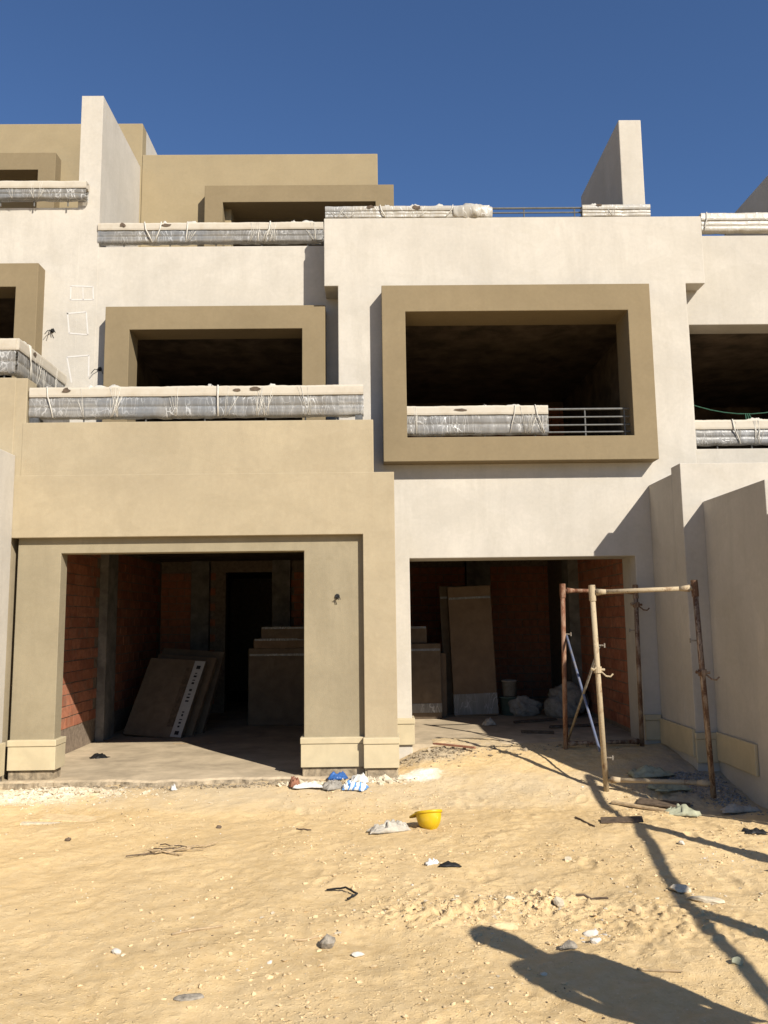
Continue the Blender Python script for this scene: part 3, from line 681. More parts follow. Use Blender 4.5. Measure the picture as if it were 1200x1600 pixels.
bundle(t, (1.19, 9.05, 6.275), .46, .085, 3)
railing('railing inside the big olive frame, wrapped on its left half and bare on its right', (0.385, 8.93), (2.86, 8.93), 3.567, .365, full + [], [.31, .86, 1.42, 1.98, 2.42], [(0, 1.56)], capz=.10)
railing('wrapped railing along the roof parapet at the right edge, beside the cream block', (3.93, 9.27), (7.2, 9.27), 6.067, .275, [.06, .13, .2, .26], [.3, .85, 1.4, 1.95, 2.5], [(0, 3.2)], 'filmw', capz=.09)
railing('wrapped railing at the right edge in front of the unframed dark opening', (3.70, 9.30), (6.3, 9.30), 3.50, .335, [.06, .14, .22, .31], [.28, .68, .93, 1.3, 1.9], [(0, 2.6)], capz=.11)
railing('highest wrapped railing at the left edge, running into the tall party wall', (-7.2, 9.33), (-3.37, 9.33), 6.56, .27, [.06, .13, .19, .25], [2.2, 2.8, 3.2, 3.6], [(0, 3.83)], capz=.09)
ta = railing('wrapped balcony railing at the left edge that turns a corner towards the wall', (-7.3, 8.11), (-3.57, 8.11), 4.05, .41, [.06, .15, .24, .36], [1.5, 2.2, 2.9, 3.6], [(0, 3.73)], capz=.12)
tb = railing('x', (-3.60, 8.06), (-3.60, 9.34), 4.05, .41, [.06, .15, .24, .36], [.3, .9], [(0, 1.28)], capz=.12)
for ch in list(tb.children):
    ch.parent = ta; ch.location = -ta.location
bpy.data.objects.remove(tb)
# dark rags of cord hanging in the right opening
bm = bmesh.new()
pts = [(3.69 + k * .16, 9.50 - .02 * k / 14, 3.965 + .28 * (3.69 + k * .16 - 4.45) ** 2) for k in range(15)]
polytube(bm, pts, .006, 5)
for k in range(3): polytube(bm, [(4.42 + .02 * k, 9.49, 3.965), (4.40 + .03 * k, 9.44, 3.90), (4.38 + .05 * k, 9.40, 3.80)], .006, 5)
tag(obj('cord', bm, 'rope'), 'thin green cord sagging across the unframed dark opening', 'cord')

# ------------------------------------------------------------------ scaffold frames
def post(parent, base, top, mat, collars=(), r=.0245):
    bm = bmesh.new(); tube(bm, base, top, r, n=14, caps=True); p = obj('post', bm, mat, parent, smooth=False)
    for pl_ in p.data.polygons: pl_.use_smooth = len(pl_.vertices) == 4
    bm = bmesh.new(); b, tp = Vector(base), Vector(top); d = (tp - b).normalized()
    tube(bm, tp - d * .135, tp + d * .012, r * 1.28, r * 1.28, 14); obj('sleeve', bm, mat, p)
    bm = bmesh.new(); tube(bm, tp + d * .0125, tp + d * .014, r * .95, n=14); obj('bore_shade', bm, 'black', p)  # black disc on the closed end, painting the shade inside the pipe mouth
    for f in collars:
        bm = bmesh.new(); c = b + (tp - b) * f
        tube(bm, c - d * .028, c + d * .028, r * 1.5, n=12); tube(bm, c + Vector((-.06, 0, .005)), c + Vector((.06, -.02, 0)), .012, n=8)
        polytube(bm, [c + Vector((.03, -.02, -.02)), c + Vector((.06, -.05, -.055)), c + Vector((.10, -.05, -.06)), c + Vector((.125, -.05, -.035))], .008, 6)
        polytube(bm, [c + Vector((-.02, -.03, .02)), c + Vector((-.05, -.04, -.0)), c + Vector((-.07, -.04, .02))], .007, 6)
        obj('clamp', bm, mat, p)
    return p
def bar(parent, name, a, b, mat, r=.021, flare=True):
    a, b = Vector(a), Vector(b); d = (b - a).normalized(); bm = bmesh.new()
    tube(bm, a, b, r, n=12)
    if flare:
        for s, e in ((a, d), (b, -d)): tube(bm, s + e * .02, s + e * .11, r * 1.55, r * 1.02, 12)
    o = obj(name, bm, mat, parent)
    for pl_ in o.data.polygons: pl_.use_smooth = len(pl_.vertices) == 4
    return o
sc = thing('scaffold_frame', 'rusty scaffold frame standing in front of the right garage opening', 'scaffold', (2.45, 8.2, 0.15))
FL0, FL1 = Vector((2.07, 7.66, .05)), Vector((2.02, 7.66, 1.885))
FR0, FR1 = Vector((2.90, 7.32, .05)), Vector((2.845, 7.32, 1.905))
BL0, BL1 = Vector((1.965, 8.76, .19)), Vector((2.0, 8.76, 1.945))
BR0, BR1 = Vector((2.80, 8.89, .24)), Vector((2.815, 8.89, 1.93))
post(sc, FL0, FL1, 'rust_b', (.585,)); post(sc, FR0, FR1, 'rust_c', (.57,)); post(sc, BL0, BL1, 'rust_a'); post(sc, BR0, BR1, 'rust_c', (.88,))
bar(sc, 'top_bar', FL1 - Vector((-.02, 0, .055)), FR1 - Vector((.02, 0, .06)), 'rust_b')
bar(sc, 'bottom_bar', FL0 + Vector((.02, 0, .10)), FR0 + Vector((-.02, 0, .12)), 'rust_b')
bar(sc, 'top_bar', BL1 - Vector((-.02, 0, .06)), BR1 - Vector((.02, 0, .06)), 'rust_a')
bar(sc, 'bottom_bar', BL0 + Vector((.02, 0, .12)), BR0 + Vector((-.02, 0, .06)), 'rust_c')
bar(sc, 'brace', BL0 + (BL1 - BL0) * .70 + Vector((.03, 0, 0)), FL0 + Vector((-.03, .05, .34)), 'blue', .0125, False)
bar(sc, 'brace', FL0 + (FL1 - FL0) * .70 + Vector((.03, 0, 0)), BL0 + Vector((.03, 0, .16)), 'greybrace', .0125, False)
for p in (BL0 + (BL1 - BL0) * .705, FL0 + (FL1 - FL0) * .705, FL0 + (FL1 - FL0) * .16, FR0 + (FR1 - FR0) * .72, BR0 + (BR1 - BR0) * .72):
    bm = bmesh.new(); tube(bm, p, p + Vector((.075, -.03, .0)) * (-1 if p.x > 2.5 else 1), .007, n=6); tube(bm, p + Vector((.07, -.03, -.02)) * (-1 if p.x > 2.5 else 1), p + Vector((.07, -.03, .02)) * (-1 if p.x > 2.5 else 1), .007, n=6); obj('lock_pin', bm, 'greybrace', sc)
s2 = thing('timber_trestle', 'timber trestle just beyond the right edge throwing long shadow bands on the sand', 'trestle', (3.45, 3.4, 0))
Q = [Vector((3.54, 4.39, 0)), Vector((3.24, 2.53, 0))]
for q, w0, w1 in ((Q[0], .13, .05), (Q[1], .10, .06)):
    bm = bmesh.new(); tube(bm, q + Vector((0, 0, -.05)), q + Vector((-.02, 0, 1.90)), w0, w1, 4); obj('post', bm, 'wood', s2, bevel=.006)
pts = [Vector((3.45, 5.86, 1.90)), Vector((3.52, 4.39, 1.87)), Vector((3.22, 2.53, 1.87)), Vector((3.18, 1.2, 1.87))]
for a, b in zip(pts, pts[1:]): bar(s2, 'beam', a, b, 'wood', .036, False)
for q in (Vector((3.46, 5.89, 0)), Vector((3.18, 1.25, 0))): bm = bmesh.new(); tube(bm, q - Vector((0, 0, .05)), q + Vector((0, 0, 1.93)), .035, .03, 8); obj('post', bm, 'wood', s2)
# ------------------------------------------------------------------ things in the garages
def rot_box(name, c, size, rot, mat, parent=None, bevel=.004):
    sx, sy, sz = size; bm = boxes((-sx / 2, sx / 2, -sy / 2, sy / 2, 0, sz))
    Mx = Matrix.Translation(Vector(c)) @ (Matrix.Rotation(rot[2], 4, 'Z') @ Matrix.Rotation(rot[1], 4, 'Y') @ Matrix.Rotation(rot[0], 4, 'X'))
    bmesh.ops.transform(bm, matrix=Mx, verts=bm.verts)
    return obj(name, bm, mat, parent, bevel=bevel), Mx
# leaning packaged panels
def panel(label, c, size, rot, mat, strip=False):
    t = thing('packed_panel', label, 'panel', c, 'packed panels leaning in the left garage')
    o, Mx = rot_box('board', c, size, rot, mat, t, .003)
    sx, sy, sz = size
    if strip:
        bm = boxes((sx / 2 - .16, sx / 2 - .005, -sy / 2 - .004, -sy / 2 - .0005, .02, sz - .01)); bmesh.ops.transform(bm, matrix=Mx, verts=bm.verts); s_ = obj('printed_strip', bm, 'whitecard', t)
        bm = bmesh.new(); random.seed(3)
        for k in range(16):
            z = .15 + k * (sz - .3) / 16
            if k in (5, 6, 11): continue
            w = random.uniform(.025, .05)
            box(bm, sx / 2 - .085 - w / 2, sx / 2 - .085 + w / 2, -sy / 2 - .006, -sy / 2 - .0045, z, z + random.uniform(.012, .035))
        for z in (.05, sz - .13): box(bm, sx / 2 - .11, sx / 2 - .05, -sy / 2 - .006, -sy / 2 - .0045, z, z + .05)
        bmesh.ops.transform(bm, matrix=Mx, verts=bm.verts); obj('printing', bm, 'ink', s_)['kind'] = 'stuff'
        bm = boxes((sx / 2 - .26, sx / 2 - .162, -sy / 2 - .003, -sy / 2 - .0004, .15, sz - .12)); bmesh.ops.transform(bm, matrix=Mx, verts=bm.verts); obj('dark_band', bm, 'darkwood', t)
    return t
panel('front cardboard packed panel with a white printed edge, leaning in the left garage', (-2.93, 11.15, .115), (.86, .05, 1.12), (R(-30), R(3), R(-17)), 'card2', True)
panel('brown packed panel directly behind the one with the white printed edge', (-2.86, 11.36, .115), (.90, .06, 1.16), (R(-30), R(4), R(-15)), 'card')
panel('rearmost packed panel of the leaning stack in the left garage', (-2.80, 11.60, .115), (.94, .07, 1.22), (R(-28), R(4), R(-12)), 'card2')
def carton(label, c, size, rz, mat, group, tape=True, wrapz=None, tilt=0.0):
    t = thing('carton', label, 'carton', c, group)
    sx, sy, sz = size
    o, Mx = rot_box('box', c, size, (0, tilt, rz), mat, t, .008)
    def add(nm, b, m):
        bm = boxes(b); bmesh.ops.transform(bm, matrix=Mx, verts=bm.verts); return obj(nm, bm, m, t)
    if tape:
        add('tape', (-sx / 2 + .01, sx / 2 - .01, -sy / 2 - .003, -sy / 2 - .0005, sz * .90, sz * .90 + .03), 'film')
    if wrapz:
        add('plastic_wrap', (-sx / 2 - .003, sx / 2 + .003, -sy / 2 - .006, sy / 2, wrapz[0], wrapz[1]), 'film')
    return t
gB = 'cartons stacked in the left garage'
carton('large lower carton of the stack beside the left garage pillar', (-1.30, 12.5, .112), (1.05, .6, 1.10), R(-3), 'card2', gB)
carton('flat carton lying on the large lower carton in the left garage', (-1.27, 12.48, 1.213), (1.0, .55, .12), R(2), 'card', gB)
carton('upper carton topmost on the stack in the left garage', (-1.22, 12.46, 1.336), (.86, .5, .17), R(-2), 'card2', gB)
gC = 'cartons standing in the right garage'
carton('tall slim carton standing upright in the middle of the right garage', (1.40, 11.75, .277), (.60, .28, 1.78), R(-3), 'card', gC, True, (.02, .30), -.035)
carton('second tall carton hidden just behind the slim upright one', (1.20, 12.02, .277), (.40, .2, 1.80), R(-5), 'card2', gC, True, None, -.03)
carton('broad carton standing at the left side of the right garage', (.66, 11.6, .277), (.46, .5, 1.0), R(2), 'card2', gC, True, (.08, .2))
carton('narrow carton pressed between the broad carton and the tall slim one', (.91, 11.72, .277), (.12, .4, .86), R(4), 'card', gC, False)
carton('small carton lying on top of the broad carton', (.58, 11.6, 1.28), (.30, .4, .22), R(-4), 'card2', gC)
def lathe(bm, prof, c, n=24):
    rings = []
    for r, z in prof: rings.append([bm.verts.new((c[0] + r * math.cos(2 * math.pi * k / n), c[1] + r * math.sin(2 * math.pi * k / n), c[2] + z)) for k in range(n)])
    for a, b in zip(rings, rings[1:]):
        for k in range(n): bm.faces.new((a[k], a[(k + 1) % n], b[(k + 1) % n], b[k]))
t = thing('pail', 'dull green pail beside the tall carton, a smaller pail inverted on it', 'pail', (1.86, 11.7, .276))
bm = bmesh.new(); lathe(bm, [(.0, .0), (.11, .0), (.125, .23), (.132, .23), (.132, .25), (.12, .25), (.1, .24), (0, .235)], (1.86, 11.7, .276)); obj('body', bm, 'pail', t, True)
t = thing('pail', 'small whitish pail standing on the dull green pail', 'pail', (1.87, 11.7, .53))
bm = bmesh.new(); lathe(bm, [(0, 0), (.09, .0), (.105, .2), (.112, .2), (.112, .22), (.1, .22), (.085, .02), (0, .02)], (1.87, 11.7, .53)); obj('body', bm, 'sack', t, True)
def sheet(name, c, sx, sy, h, mat, rz=0, seed=0, n=34, fold=3.0, kind=None, thick=.004):
    """crumpled sheet lying on what is below it"""
    bm = bmesh.new(); g_ = []
    for i in range(n):
        for j in range(n):
            u, v = i / (n - 1) - .5, j / (n - 1) - .5
            f = float(fbm(np.array([u * fold * 2 + seed * 7.1]), np.array([v * fold * 2 + seed * 3.3]), 4)[0])
            f2 = float(abs(vn(np.array([u * fold * 3.1 + v * 2 + seed]), np.array([v * fold * 1.2 + seed * 2]))[0]))
            ex = 1 + .5 * float(vn(np.array([v * 5 + seed]), np.array([seed * 1.7]))[0]); ey = 1 + .5 * float(vn(np.array([u * 5 + seed]), np.array([seed * 2.9 + 40]))[0])
            dome = max(0, 1 - (2 * abs(u)) ** 2.4) * max(0, 1 - (2 * abs(v)) ** 2.4)
            rid = 1 - min(1, abs(float(vn(np.array([u * fold * 2.3 + v * 1.5 + seed * 3]), np.array([v * fold * .9 + seed]))[0])) * 5)
            z = h * (dome ** .6 * max(.12, .50 + .75 * f) + .16 * rid * dome ** .35)
            x, y = u * sx * ex, v * sy * ey
            x, y = x + .1 * sx * f2, y + .12 * sy * f
            X_, Y_ = x * math.cos(rz) - y * math.sin(rz), x * math.sin(rz) + y * math.cos(rz)
            g_.append(bm.verts.new((c[0] + X_, c[1] + Y_, c[2] + z)))
    for i in range(n - 1):
        for j in range(n - 1): bm.faces.new((g_[i * n + j], g_[(i + 1) * n + j], g_[(i + 1) * n + j + 1], g_[i * n + j + 1]))
    o = obj(name, bm, mat, None, True)
    s = o.modifiers.new('thick', 'SOLIDIFY'); s.thickness = thick
    return o
IV4, IF4 = ico(4)
def sack(c, size, seed, rz):
    d = IV4; f = fbm(d[:, 0] * 1.6 + seed + d[:, 2] * .9, d[:, 1] * 1.6 + d[:, 2] * 1.3 + seed, 4); f2 = np.abs(vn(d[:, 0] * 3.1 + d[:, 2] * 2 + seed, d[:, 1] * 3.3 - d[:, 2] * 1.7 + seed))
    v = d * (1 + .55 * f - .35 * f2)[:, None] * np.array(size); v[:, 2] = np.maximum(v[:, 2] + size[2] * .55, 0.0)
    ca, sa = math.cos(rz), math.sin(rz); v = np.column_stack([v[:, 0] * ca - v[:, 1] * sa + c[0], v[:, 0] * sa + v[:, 1] * ca + c[1], v[:, 2] + c[2]])
    return obj('sack', ([tuple(q) for q in v], [], IF4), 'sack', None, True)
tag(sack((2.05, 11.6, .272), (.21, .18, .17), 2.3, .3), 'crumpled pale sack on the floor next to the pails', 'sack')
tag(sack((2.58, 11.4, .272), (.29, .24, .27), 7.7, -.2), 'bulky torn sack behind the scaffold frame in the right garage', 'sack')
tag(sheet('paper_scrap', (1.42, 10.6, .28), .16, .12, .10, 'cloth', .5, 8, 14), 'small crumpled scrap alone on the right garage floor', 'paper')
def stick(name, a, b, w, mat, label, cat, group=None, flat=.5):
    a, b = Vector(a), Vector(b); L = (b - a).length; d = (b - a) / L
    bm = bmesh.new(); box(bm, -L / 2, L / 2, -w / 2, w / 2, -w * flat / 2, w * flat / 2)
    for k, v in enumerate(bm.verts): v.co.y += random.uniform(-.12, .12) * w; v.co.x += random.uniform(-.03, .03) * L
    q = d.to_track_quat('X', 'Z'); bmesh.ops.transform(bm, matrix=Matrix.Translation((a + b) / 2) @ q.to_matrix().to_4x4(), verts=bm.verts)
    return tag(obj(name, bm, mat), label, cat, group)
gS = 'offcut laths on the right garage floor'
stick('lath', (1.75, 10.7, .295), (2.35, 11.0, .295), .05, 'darkwood', 'dark lath lying furthest in on the right garage floor', 'lath', gS)
stick('lath', (2.1, 10.2, .295), (2.75, 10.35, .295), .05, 'darkwood', 'dark lath lying behind the rear scaffold post', 'lath', gS)
stick('lath', (1.7, 9.85, .29), (2.05, 9.75, .29), .06, 'darkwood', 'short dark lath in front of the torn sack', 'lath', gS)
stick('lath', (0.62, 8.95, .30), (1.02, 8.70, .29), .035, 'redrag', 'reddish lath at the sunny corner of the right garage', 'lath', gS)
stick('lath', (-1.45, 9.4, .10), (-1.2, 9.45, .10), .05, 'darkwood', 'dark offcut on the left garage floor near the pillar', 'lath')
tag(sheet('rag', (-3.08, 9.5, .10), .22, .14, .07, 'black', .2, 3, 16), 'small black rag on the sunny left garage floor by the brick wall', 'rag')
stick('lath', (-2.5, 10.55, .10), (-2.0, 10.65, .10), .05, 'wood', 'pale splintered strip at the shadow edge on the left garage floor', 'lath')
stick('lath', (-2.62, 8.2, .10), (-2.42, 8.22, .10), .05, 'black', 'thin black strip near the concrete lip of the left garage', 'lath')
bm = bmesh.new(); polytube(bm, [(-1.0, 8.3, .10), (-.95, 8.42, .13), (-.85, 8.55, .12), (-.74, 8.6, .11)], .009, 6)
polytube(bm, [(-1.05, 8.1, .10), (-1.0, 8.26, .13), (-.98, 8.4, .11)], .006, 6)
tag(obj('hose', bm, 'black'), 'short black hose curling by the foot of the beige pillar', 'hose')
bm = bmesh.new(); polytube(bm, [(-3.64, 10.25, .2), (-3.62, 10.3, .45), (-3.66, 10.27, .8), (-3.64, 10.3, 1.1)], .008, 5)
tag(obj('cable', bm, 'black'), 'dark cable hanging down the sunlit red bricks', 'cable')

# ------------------------------------------------------------------ hard hat
def hard_hat(c):
    t = thing('hard_hat', 'yellow hard hat lying upside down on the sand', 'hard hat', c)
    bm = bmesh.new(); n = 40; rings = []
    prof = [(math.sin(a), -math.cos(a)) for a in np.linspace(0.06, math.pi / 2, 13)]
    a_, b_, h_ = .086, .104, .128
    for r, z in prof:
        rings.append([bm.verts.new((a_ * r ** .9 * math.cos(2 * math.pi * k / n), b_ * r ** .9 * math.sin(2 * math.pi * k / n), h_ + h_ * z)) for k in range(n)])
    rings.append([bm.verts.new((a_ * 1.005 * math.cos(2 * math.pi * k / n), b_ * 1.005 * math.sin(2 * math.pi * k / n), h_ - .010)) for k in range(n)])
    rings.append([bm.verts.new((a_ * 1.09 * math.cos(2 * math.pi * k / n), b_ * 1.09 * math.sin(2 * math.pi * k / n), h_ - .006)) for k in range(n)])
    rings.append([bm.verts.new((a_ * 1.09 * math.cos(2 * math.pi * k / n), b_ * 1.09 * math.sin(2 * math.pi * k / n), h_ + .006)) for k in range(n)])
    rings.append([bm.verts.new((a_ * 1.07 * math.cos(2 * math.pi * k / n), b_ * 1.07 * math.sin(2 * math.pi * k / n), h_ + .012)) for k in range(n)])
    for q, z in ((.96, .01), (.9, -.02), (.7, -.07), (.4, -.105), (.05, -.118)):
        rings.append([bm.verts.new((a_ * q * math.cos(2 * math.pi * k / n), b_ * q * math.sin(2 * math.pi * k / n), h_ + z)) for k in range(n)])
    for u, v in zip(rings, rings[1:]):
        for k in range(n): bm.faces.new((u[k], u[(k + 1) % n], v[(k + 1) % n], v[k]))
    bm.faces.new(rings[0][::-1]); bm.faces.new(rings[-1])
    Mx = Matrix.Translation(Vector(c)) @ Matrix.Rotation(R(-15), 4, 'X') @ Matrix.Rotation(R(55), 4, 'Z') @ Matrix.Rotation(R(-4), 4, 'X')
    bmesh.ops.transform(bm, matrix=Mx, verts=bm.verts); obj('shell', bm, 'yellow', t, True)
    bm = bmesh.new(); top = []; bot = []
    for k in range(21):
        a = R(35 + 110 * k / 20); e = math.sin(math.pi * k / 20) ** .7
        for lst, dz in ((top, .006), (bot, -.004)):
            lst.append((bm.verts.new((a_ * 1.03 * math.cos(a), b_ * 1.03 * math.sin(a), h_ + dz)), bm.verts.new((a_ * 1.05 * math.cos(a) * (1 + .05 * e), b_ * 1.05 * math.sin(a) + .062 * e, h_ + dz - .020 * e))))
    for lst in (top, bot):
        for p, q in zip(lst, lst[1:]): bm.faces.new((p[0], q[0], q[1], p[1]))
    for (p, q), (r_, s_) in zip(zip(top, top[1:]), zip(bot, bot[1:])): bm.faces.new((p[1], q[1], s_[1], r_[1]))
    bmesh.ops.transform(bm, matrix=Mx, verts=bm.verts); obj('peak', bm, 'yellow', t, True)
    bm = bmesh.new()
    for s_ in (-1, 0, 1):
        pts = [(s_ * .018 + 0 * k, 0, 0) for k in range(2)]
        arc = [(s_ * (.02 + .0 * k), b_ * .9 * math.cos(a) * (1 if True else 1), h_ - h_ * math.sin(a) * 1.02) for k, a in enumerate(np.linspace(.25, math.pi - .25, 15))]
        polytube(bm, [(x, y * 1.03, z) for x, y, z in arc], .0065, 6)
    bmesh.ops.transform(bm, matrix=Mx, verts=bm.verts); obj('ridge', bm, 'yellow', t, True)
    bm = bmesh.new(); box(bm, a_ - .008, a_ + .008, -.01, .01, h_ - .03, h_ + .024); bmesh.ops.transform(bm, matrix=Mx, verts=bm.verts); obj('strap_clip', bm, 'greystone', t, bevel=.002)
    return t
hard_hat((.41, 6.60, hz(.41, 6.60) - .010))

# ------------------------------------------------------------------ debris on the sand
IV2, IF2 = ico(2); IV1, IF1 = ico(1)
def stone(name, x, y, size, mat, label, cat='stone', group=None, sink=.35, seed=0, rz=0, flat=.0):
    r = np.random.default_rng(seed + 5); v = IV2.copy()
    for k in range(9):
        d = r.normal(size=3); d /= np.linalg.norm(d); c = r.uniform(.5, .85); e = v @ d - c; v = v - np.outer(np.maximum(e, 0), d)
    v = v * (1 + .06 * r.normal(size=(len(v), 1))); v = v * np.array(size)
    ca, sa = math.cos(rz), math.sin(rz); v = np.column_stack([v[:, 0] * ca - v[:, 1] * sa, v[:, 0] * sa + v[:, 1] * ca, v[:, 2]])
    zz = hz(x, y); v = v + np.array([x, y, zz + size[2] * (1 - 2 * sink) * .8])
    o = obj(name, ([tuple(q) for q in v], [], IF2), mat); return tag(o, label, cat, group)
def gz(x, y, dz=0.0): return (x, y, hz(x, y) + dz)
stone('stone', -.25, 4.33, (.042, .034, .044), 'greystone', 'grey broken block standing on the open sand with a sharp shadow', sink=.1, seed=1)
stone('stone', -.10, 4.22, (.036, .022, .014), 'whitestone', 'flat white chip beside the grey broken block', sink=.2, seed=2, rz=.3)
stone('stone', -1.28, 4.30, (.026, .02, .018), 'whitestone', 'small white pebble alone on the left sand', sink=.25, seed=3)
stone('stone', 1.78, 5.08, (.075, .055, .03), 'stone', 'flat pale stone beside the thin bar shadow on the right', sink=.3, seed=4, rz=.2)
stone('stone', 1.86, 4.88, (.11, .05, .022), 'stone', 'long pale crust slab just below the flat pale stone', sink=.35, seed=5, rz=-.3)
stone('stone', 1.09, 4.46, (.055, .03, .02), 'whitestone', 'white plaster lump right of the head shaped shadow', sink=.25, seed=6)
stone('stone', 1.09, 4.36, (.035, .03, .018), 'whitestone', 'smaller white plaster lump in front of the other plaster lump', sink=.25, seed=7)
stone('stone', .75, 4.93, (.05, .03, .03), 'stone', 'biggest pale clod of the churned soil in the middle', sink=.3, seed=8, rz=.4)
stone('stone', 1.02, 4.86, (.035, .05, .035), 'stone', 'upright pale clod at the right of the churned soil', sink=.3, seed=9)
stone('stone', 1.42, 4.74, (.035, .03, .03), 'tanclod', 'tan clod right of the short dark stick', sink=.25, seed=10)
stone('stone', 2.52, 5.45, (.05, .035, .035), 'greystone', 'grey stone lying in the upper bar shadow at the right edge', sink=.25, seed=11)
stone('stone', 2.15, 6.05, (.03, .025, .02), 'whitestone', 'white pebble under the upper bar shadow', sink=.25, seed=12)
stone('stone', 1.28, 5.75, (.03, .02, .02), 'stone', 'pale pebble on the open sand below the flat dark board', sink=.25, seed=13)
stone('stone', -1.24, 6.75, (.03, .02, .018), 'darkwood', 'dark brown clod behind the heap of dry twigs', sink=.25, seed=14)
stone('stone', -2.3, 6.45, (.026, .022, .02), 'darkwood', 'dark clod near the buried board on the left', sink=.25, seed=15)
stone('stone', .93, 4.27, (.05, .035, .03), 'greystone', 'grey crumbly lump inside the person shaped shadow', sink=.25, seed=16)
stone('stone', 1.66, 4.03, (.03, .02, .022), 'greenpaper', 'pale green chip near the lower right corner', sink=.2, seed=17)
stone('stone', .66, 4.57, (.10, .05, .022), 'tanclod', 'low pale crust under the tip of the head shaped shadow', sink=.35, seed=18, rz=-.05)
t = stone('pipe_stub', -.82, 3.82, (.07, .033, .022), 'greystone', 'smooth grey stub half buried near the bottom edge', 'stub', sink=.42, seed=19, rz=.12)
# sacks, rags and paper
tag(sheet('rag', gz(.09, 6.52, .004), .31, .10, .085, 'cloth', .28, 11, 30, 3.5), 'grey white rag twisted on the sand left of the hard hat', 'rag')
tag(sheet('bag', gz(-.20, 7.74, .006), .22, .16, .085, 'bagprint', -.2, 6, 30), 'blue and white printed bag crumpled below the beige pillar', 'bag')
tag(sheet('bag', gz(-.40, 7.82, .004), .20, .15, .08, 'sack', .6, 9, 28), 'dull crumpled bag just left of the blue and white printed bag', 'bag')
tag(sheet('paper_scrap', gz(-.62, 7.80, .01), .24, .09, .05, 'paper', .05, 4, 20), 'long white paper strip left of the crumpled bags', 'paper')
tag(sheet('paper_scrap', gz(-.75, 7.83, .01), .09, .12, .12, 'redrag', .3, 12, 16), 'reddish crumpled card at the left end of the litter', 'paper')
tag(sheet('plastic_scrap', gz(-.36, 8.0, .02), .18, .10, .075, 'bluep', .5, 13, 20), 'bright blue plastic scrap against the pillar foundation', 'plastic')
tag(sheet('paper_scrap', gz(-.16, 7.95, .01), .16, .10, .09, 'paper', -.4, 15, 18), 'small white paper between the blue scrap and the rubble', 'paper')
tag(sheet('plastic_scrap', gz(.47, 5.60, .003), .125, .06, .025, 'black', -.05, 14, 18, 2), 'black plastic scrap on the open sand below the hard hat', 'plastic')
tag(sheet('plastic_scrap', gz(.36, 5.68, .003), .085, .06, .035, 'paper', .2, 18, 18), 'white plastic scrap just left of the black scrap', 'plastic')
tag(sheet('plastic_scrap', gz(2.80, 6.34, .004), .17, .07, .04, 'black', -.3, 16, 18), 'black plastic strip near the right edge on the sand', 'plastic')
tag(sheet('paper_scrap', gz(2.50, 7.02, .004), .26, .16, .09, 'greenpaper', -.2, 17, 20), 'pale yellowish paper on the sunny sand below the scaffold', 'paper')
tag(sheet('paper_scrap', gz(2.55, 7.95, .01), .40, .26, .09, 'greenpaper', .2, 19, 24), 'pale green torn sheet in the shade below the scaffold bar', 'paper')
tag(sheet('paper_scrap', gz(2.62, 7.62, .01), .32, .22, .08, 'greenpaper', .2, 29, 24), 'second pale green torn sheet behind the scaffold bottom bar', 'paper')
tag(sheet('paper_scrap', gz(3.0, 7.05, .01), .3, .12, .06, 'cloth', .1, 21, 20), 'whitish torn strip at the foot of the right scaffold post', 'paper')
tag(sheet('paper_scrap', (-1.86, 7.86, hz(-1.86, 7.86) + .01), .06, .10, .05, 'paper', .3, 31, 12), 'tiny white scrap leaning at the concrete lip', 'paper')
# boards and sticks
o, _ = rot_box('board', gz(1.92, 6.70, .004), (.32, .14, .012), (R(3), R(-4), R(-14)), 'darkwood', None, .003); tag(o, 'flat dark board lying where two thin shadows meet', 'board')
o, _ = rot_box('board', gz(-2.50, 7.12, -.012), (.52, .16, .022), (R(4), R(2), R(-8)), 'tanclod', None, .003); tag(o, 'sand covered board half buried on the left', 'board')
o, _ = rot_box('board', gz(-2.72, 6.98, -.006), (.30, .06, .016), (R(2), R(3), R(6)), 'stone', None, .003); tag(o, 'pale narrow board in front of the half buried board', 'board')
o, _ = rot_box('board', gz(2.28, 7.18, .002), (.62, .05, .02), (0, R(2), R(-38)), 'wood', None, .003); tag(o, 'pale lath on the shadow edge below the scaffold bar', 'board')
o, _ = rot_box('board', gz(2.45, 7.28, .004), (.42, .16, .015), (R(4), R(2), R(-25)), 'darkwood', None, .003); tag(o, 'dark thin board in the shade below the scaffold bar', 'board')
gT = 'twigs and sticks on the sand'
def twig(pts, r, mat, label, cat='stick'):
    bm = bmesh.new(); P_ = []
    for (a, b) in zip(pts, pts[1:]):
        for k in range(4): P_.append(Vector(a).lerp(Vector(b), k / 4))
    P_.append(Vector(pts[-1])); P_ = [Vector((p.x + random.uniform(-.004, .004), p.y + random.uniform(-.004, .004), hz(p.x, p.y) + r + p.z)) for p in P_]
    polytube(bm, P_, r, 6); return tag(obj('stick', bm, mat), label, cat, gT)
twig([(-.30, 5.18, .004), (-.19, 5.16, .02), (-.12, 5.07, .01), (-.17, 5.01, .01)], .0062, 'black', 'curled black strap on the open sand', 'strap')
twig([(1.15, 5.02, .0), (1.32, 4.96, .0)], .007, 'darkwood', 'short dark stick right of the churned soil')
twig([(-.42, 4.41, .0), (-.22, 4.48, .0)], .005, 'wood', 'thin pale stick near the grey broken block')
twig([(-1.05, 4.48, 0), (-.82, 4.62, 0)], .006, 'wood', 'tan stick on the open sand left of the grey block')
twig([(-2.0, 3.92, 0), (-1.86, 3.93, 0)], .007, 'wood', 'small stick at the lower left')
twig([(1.18, 4.0, 0), (1.38, 3.96, .004)], .005, 'wood', 'thin bent stick at the edge of the person shaped shadow')
twig([(-.62, 6.65, 0), (-.5, 6.58, .006)], .005, 'darkwood', 'thin dark stick left of the twisted rag')
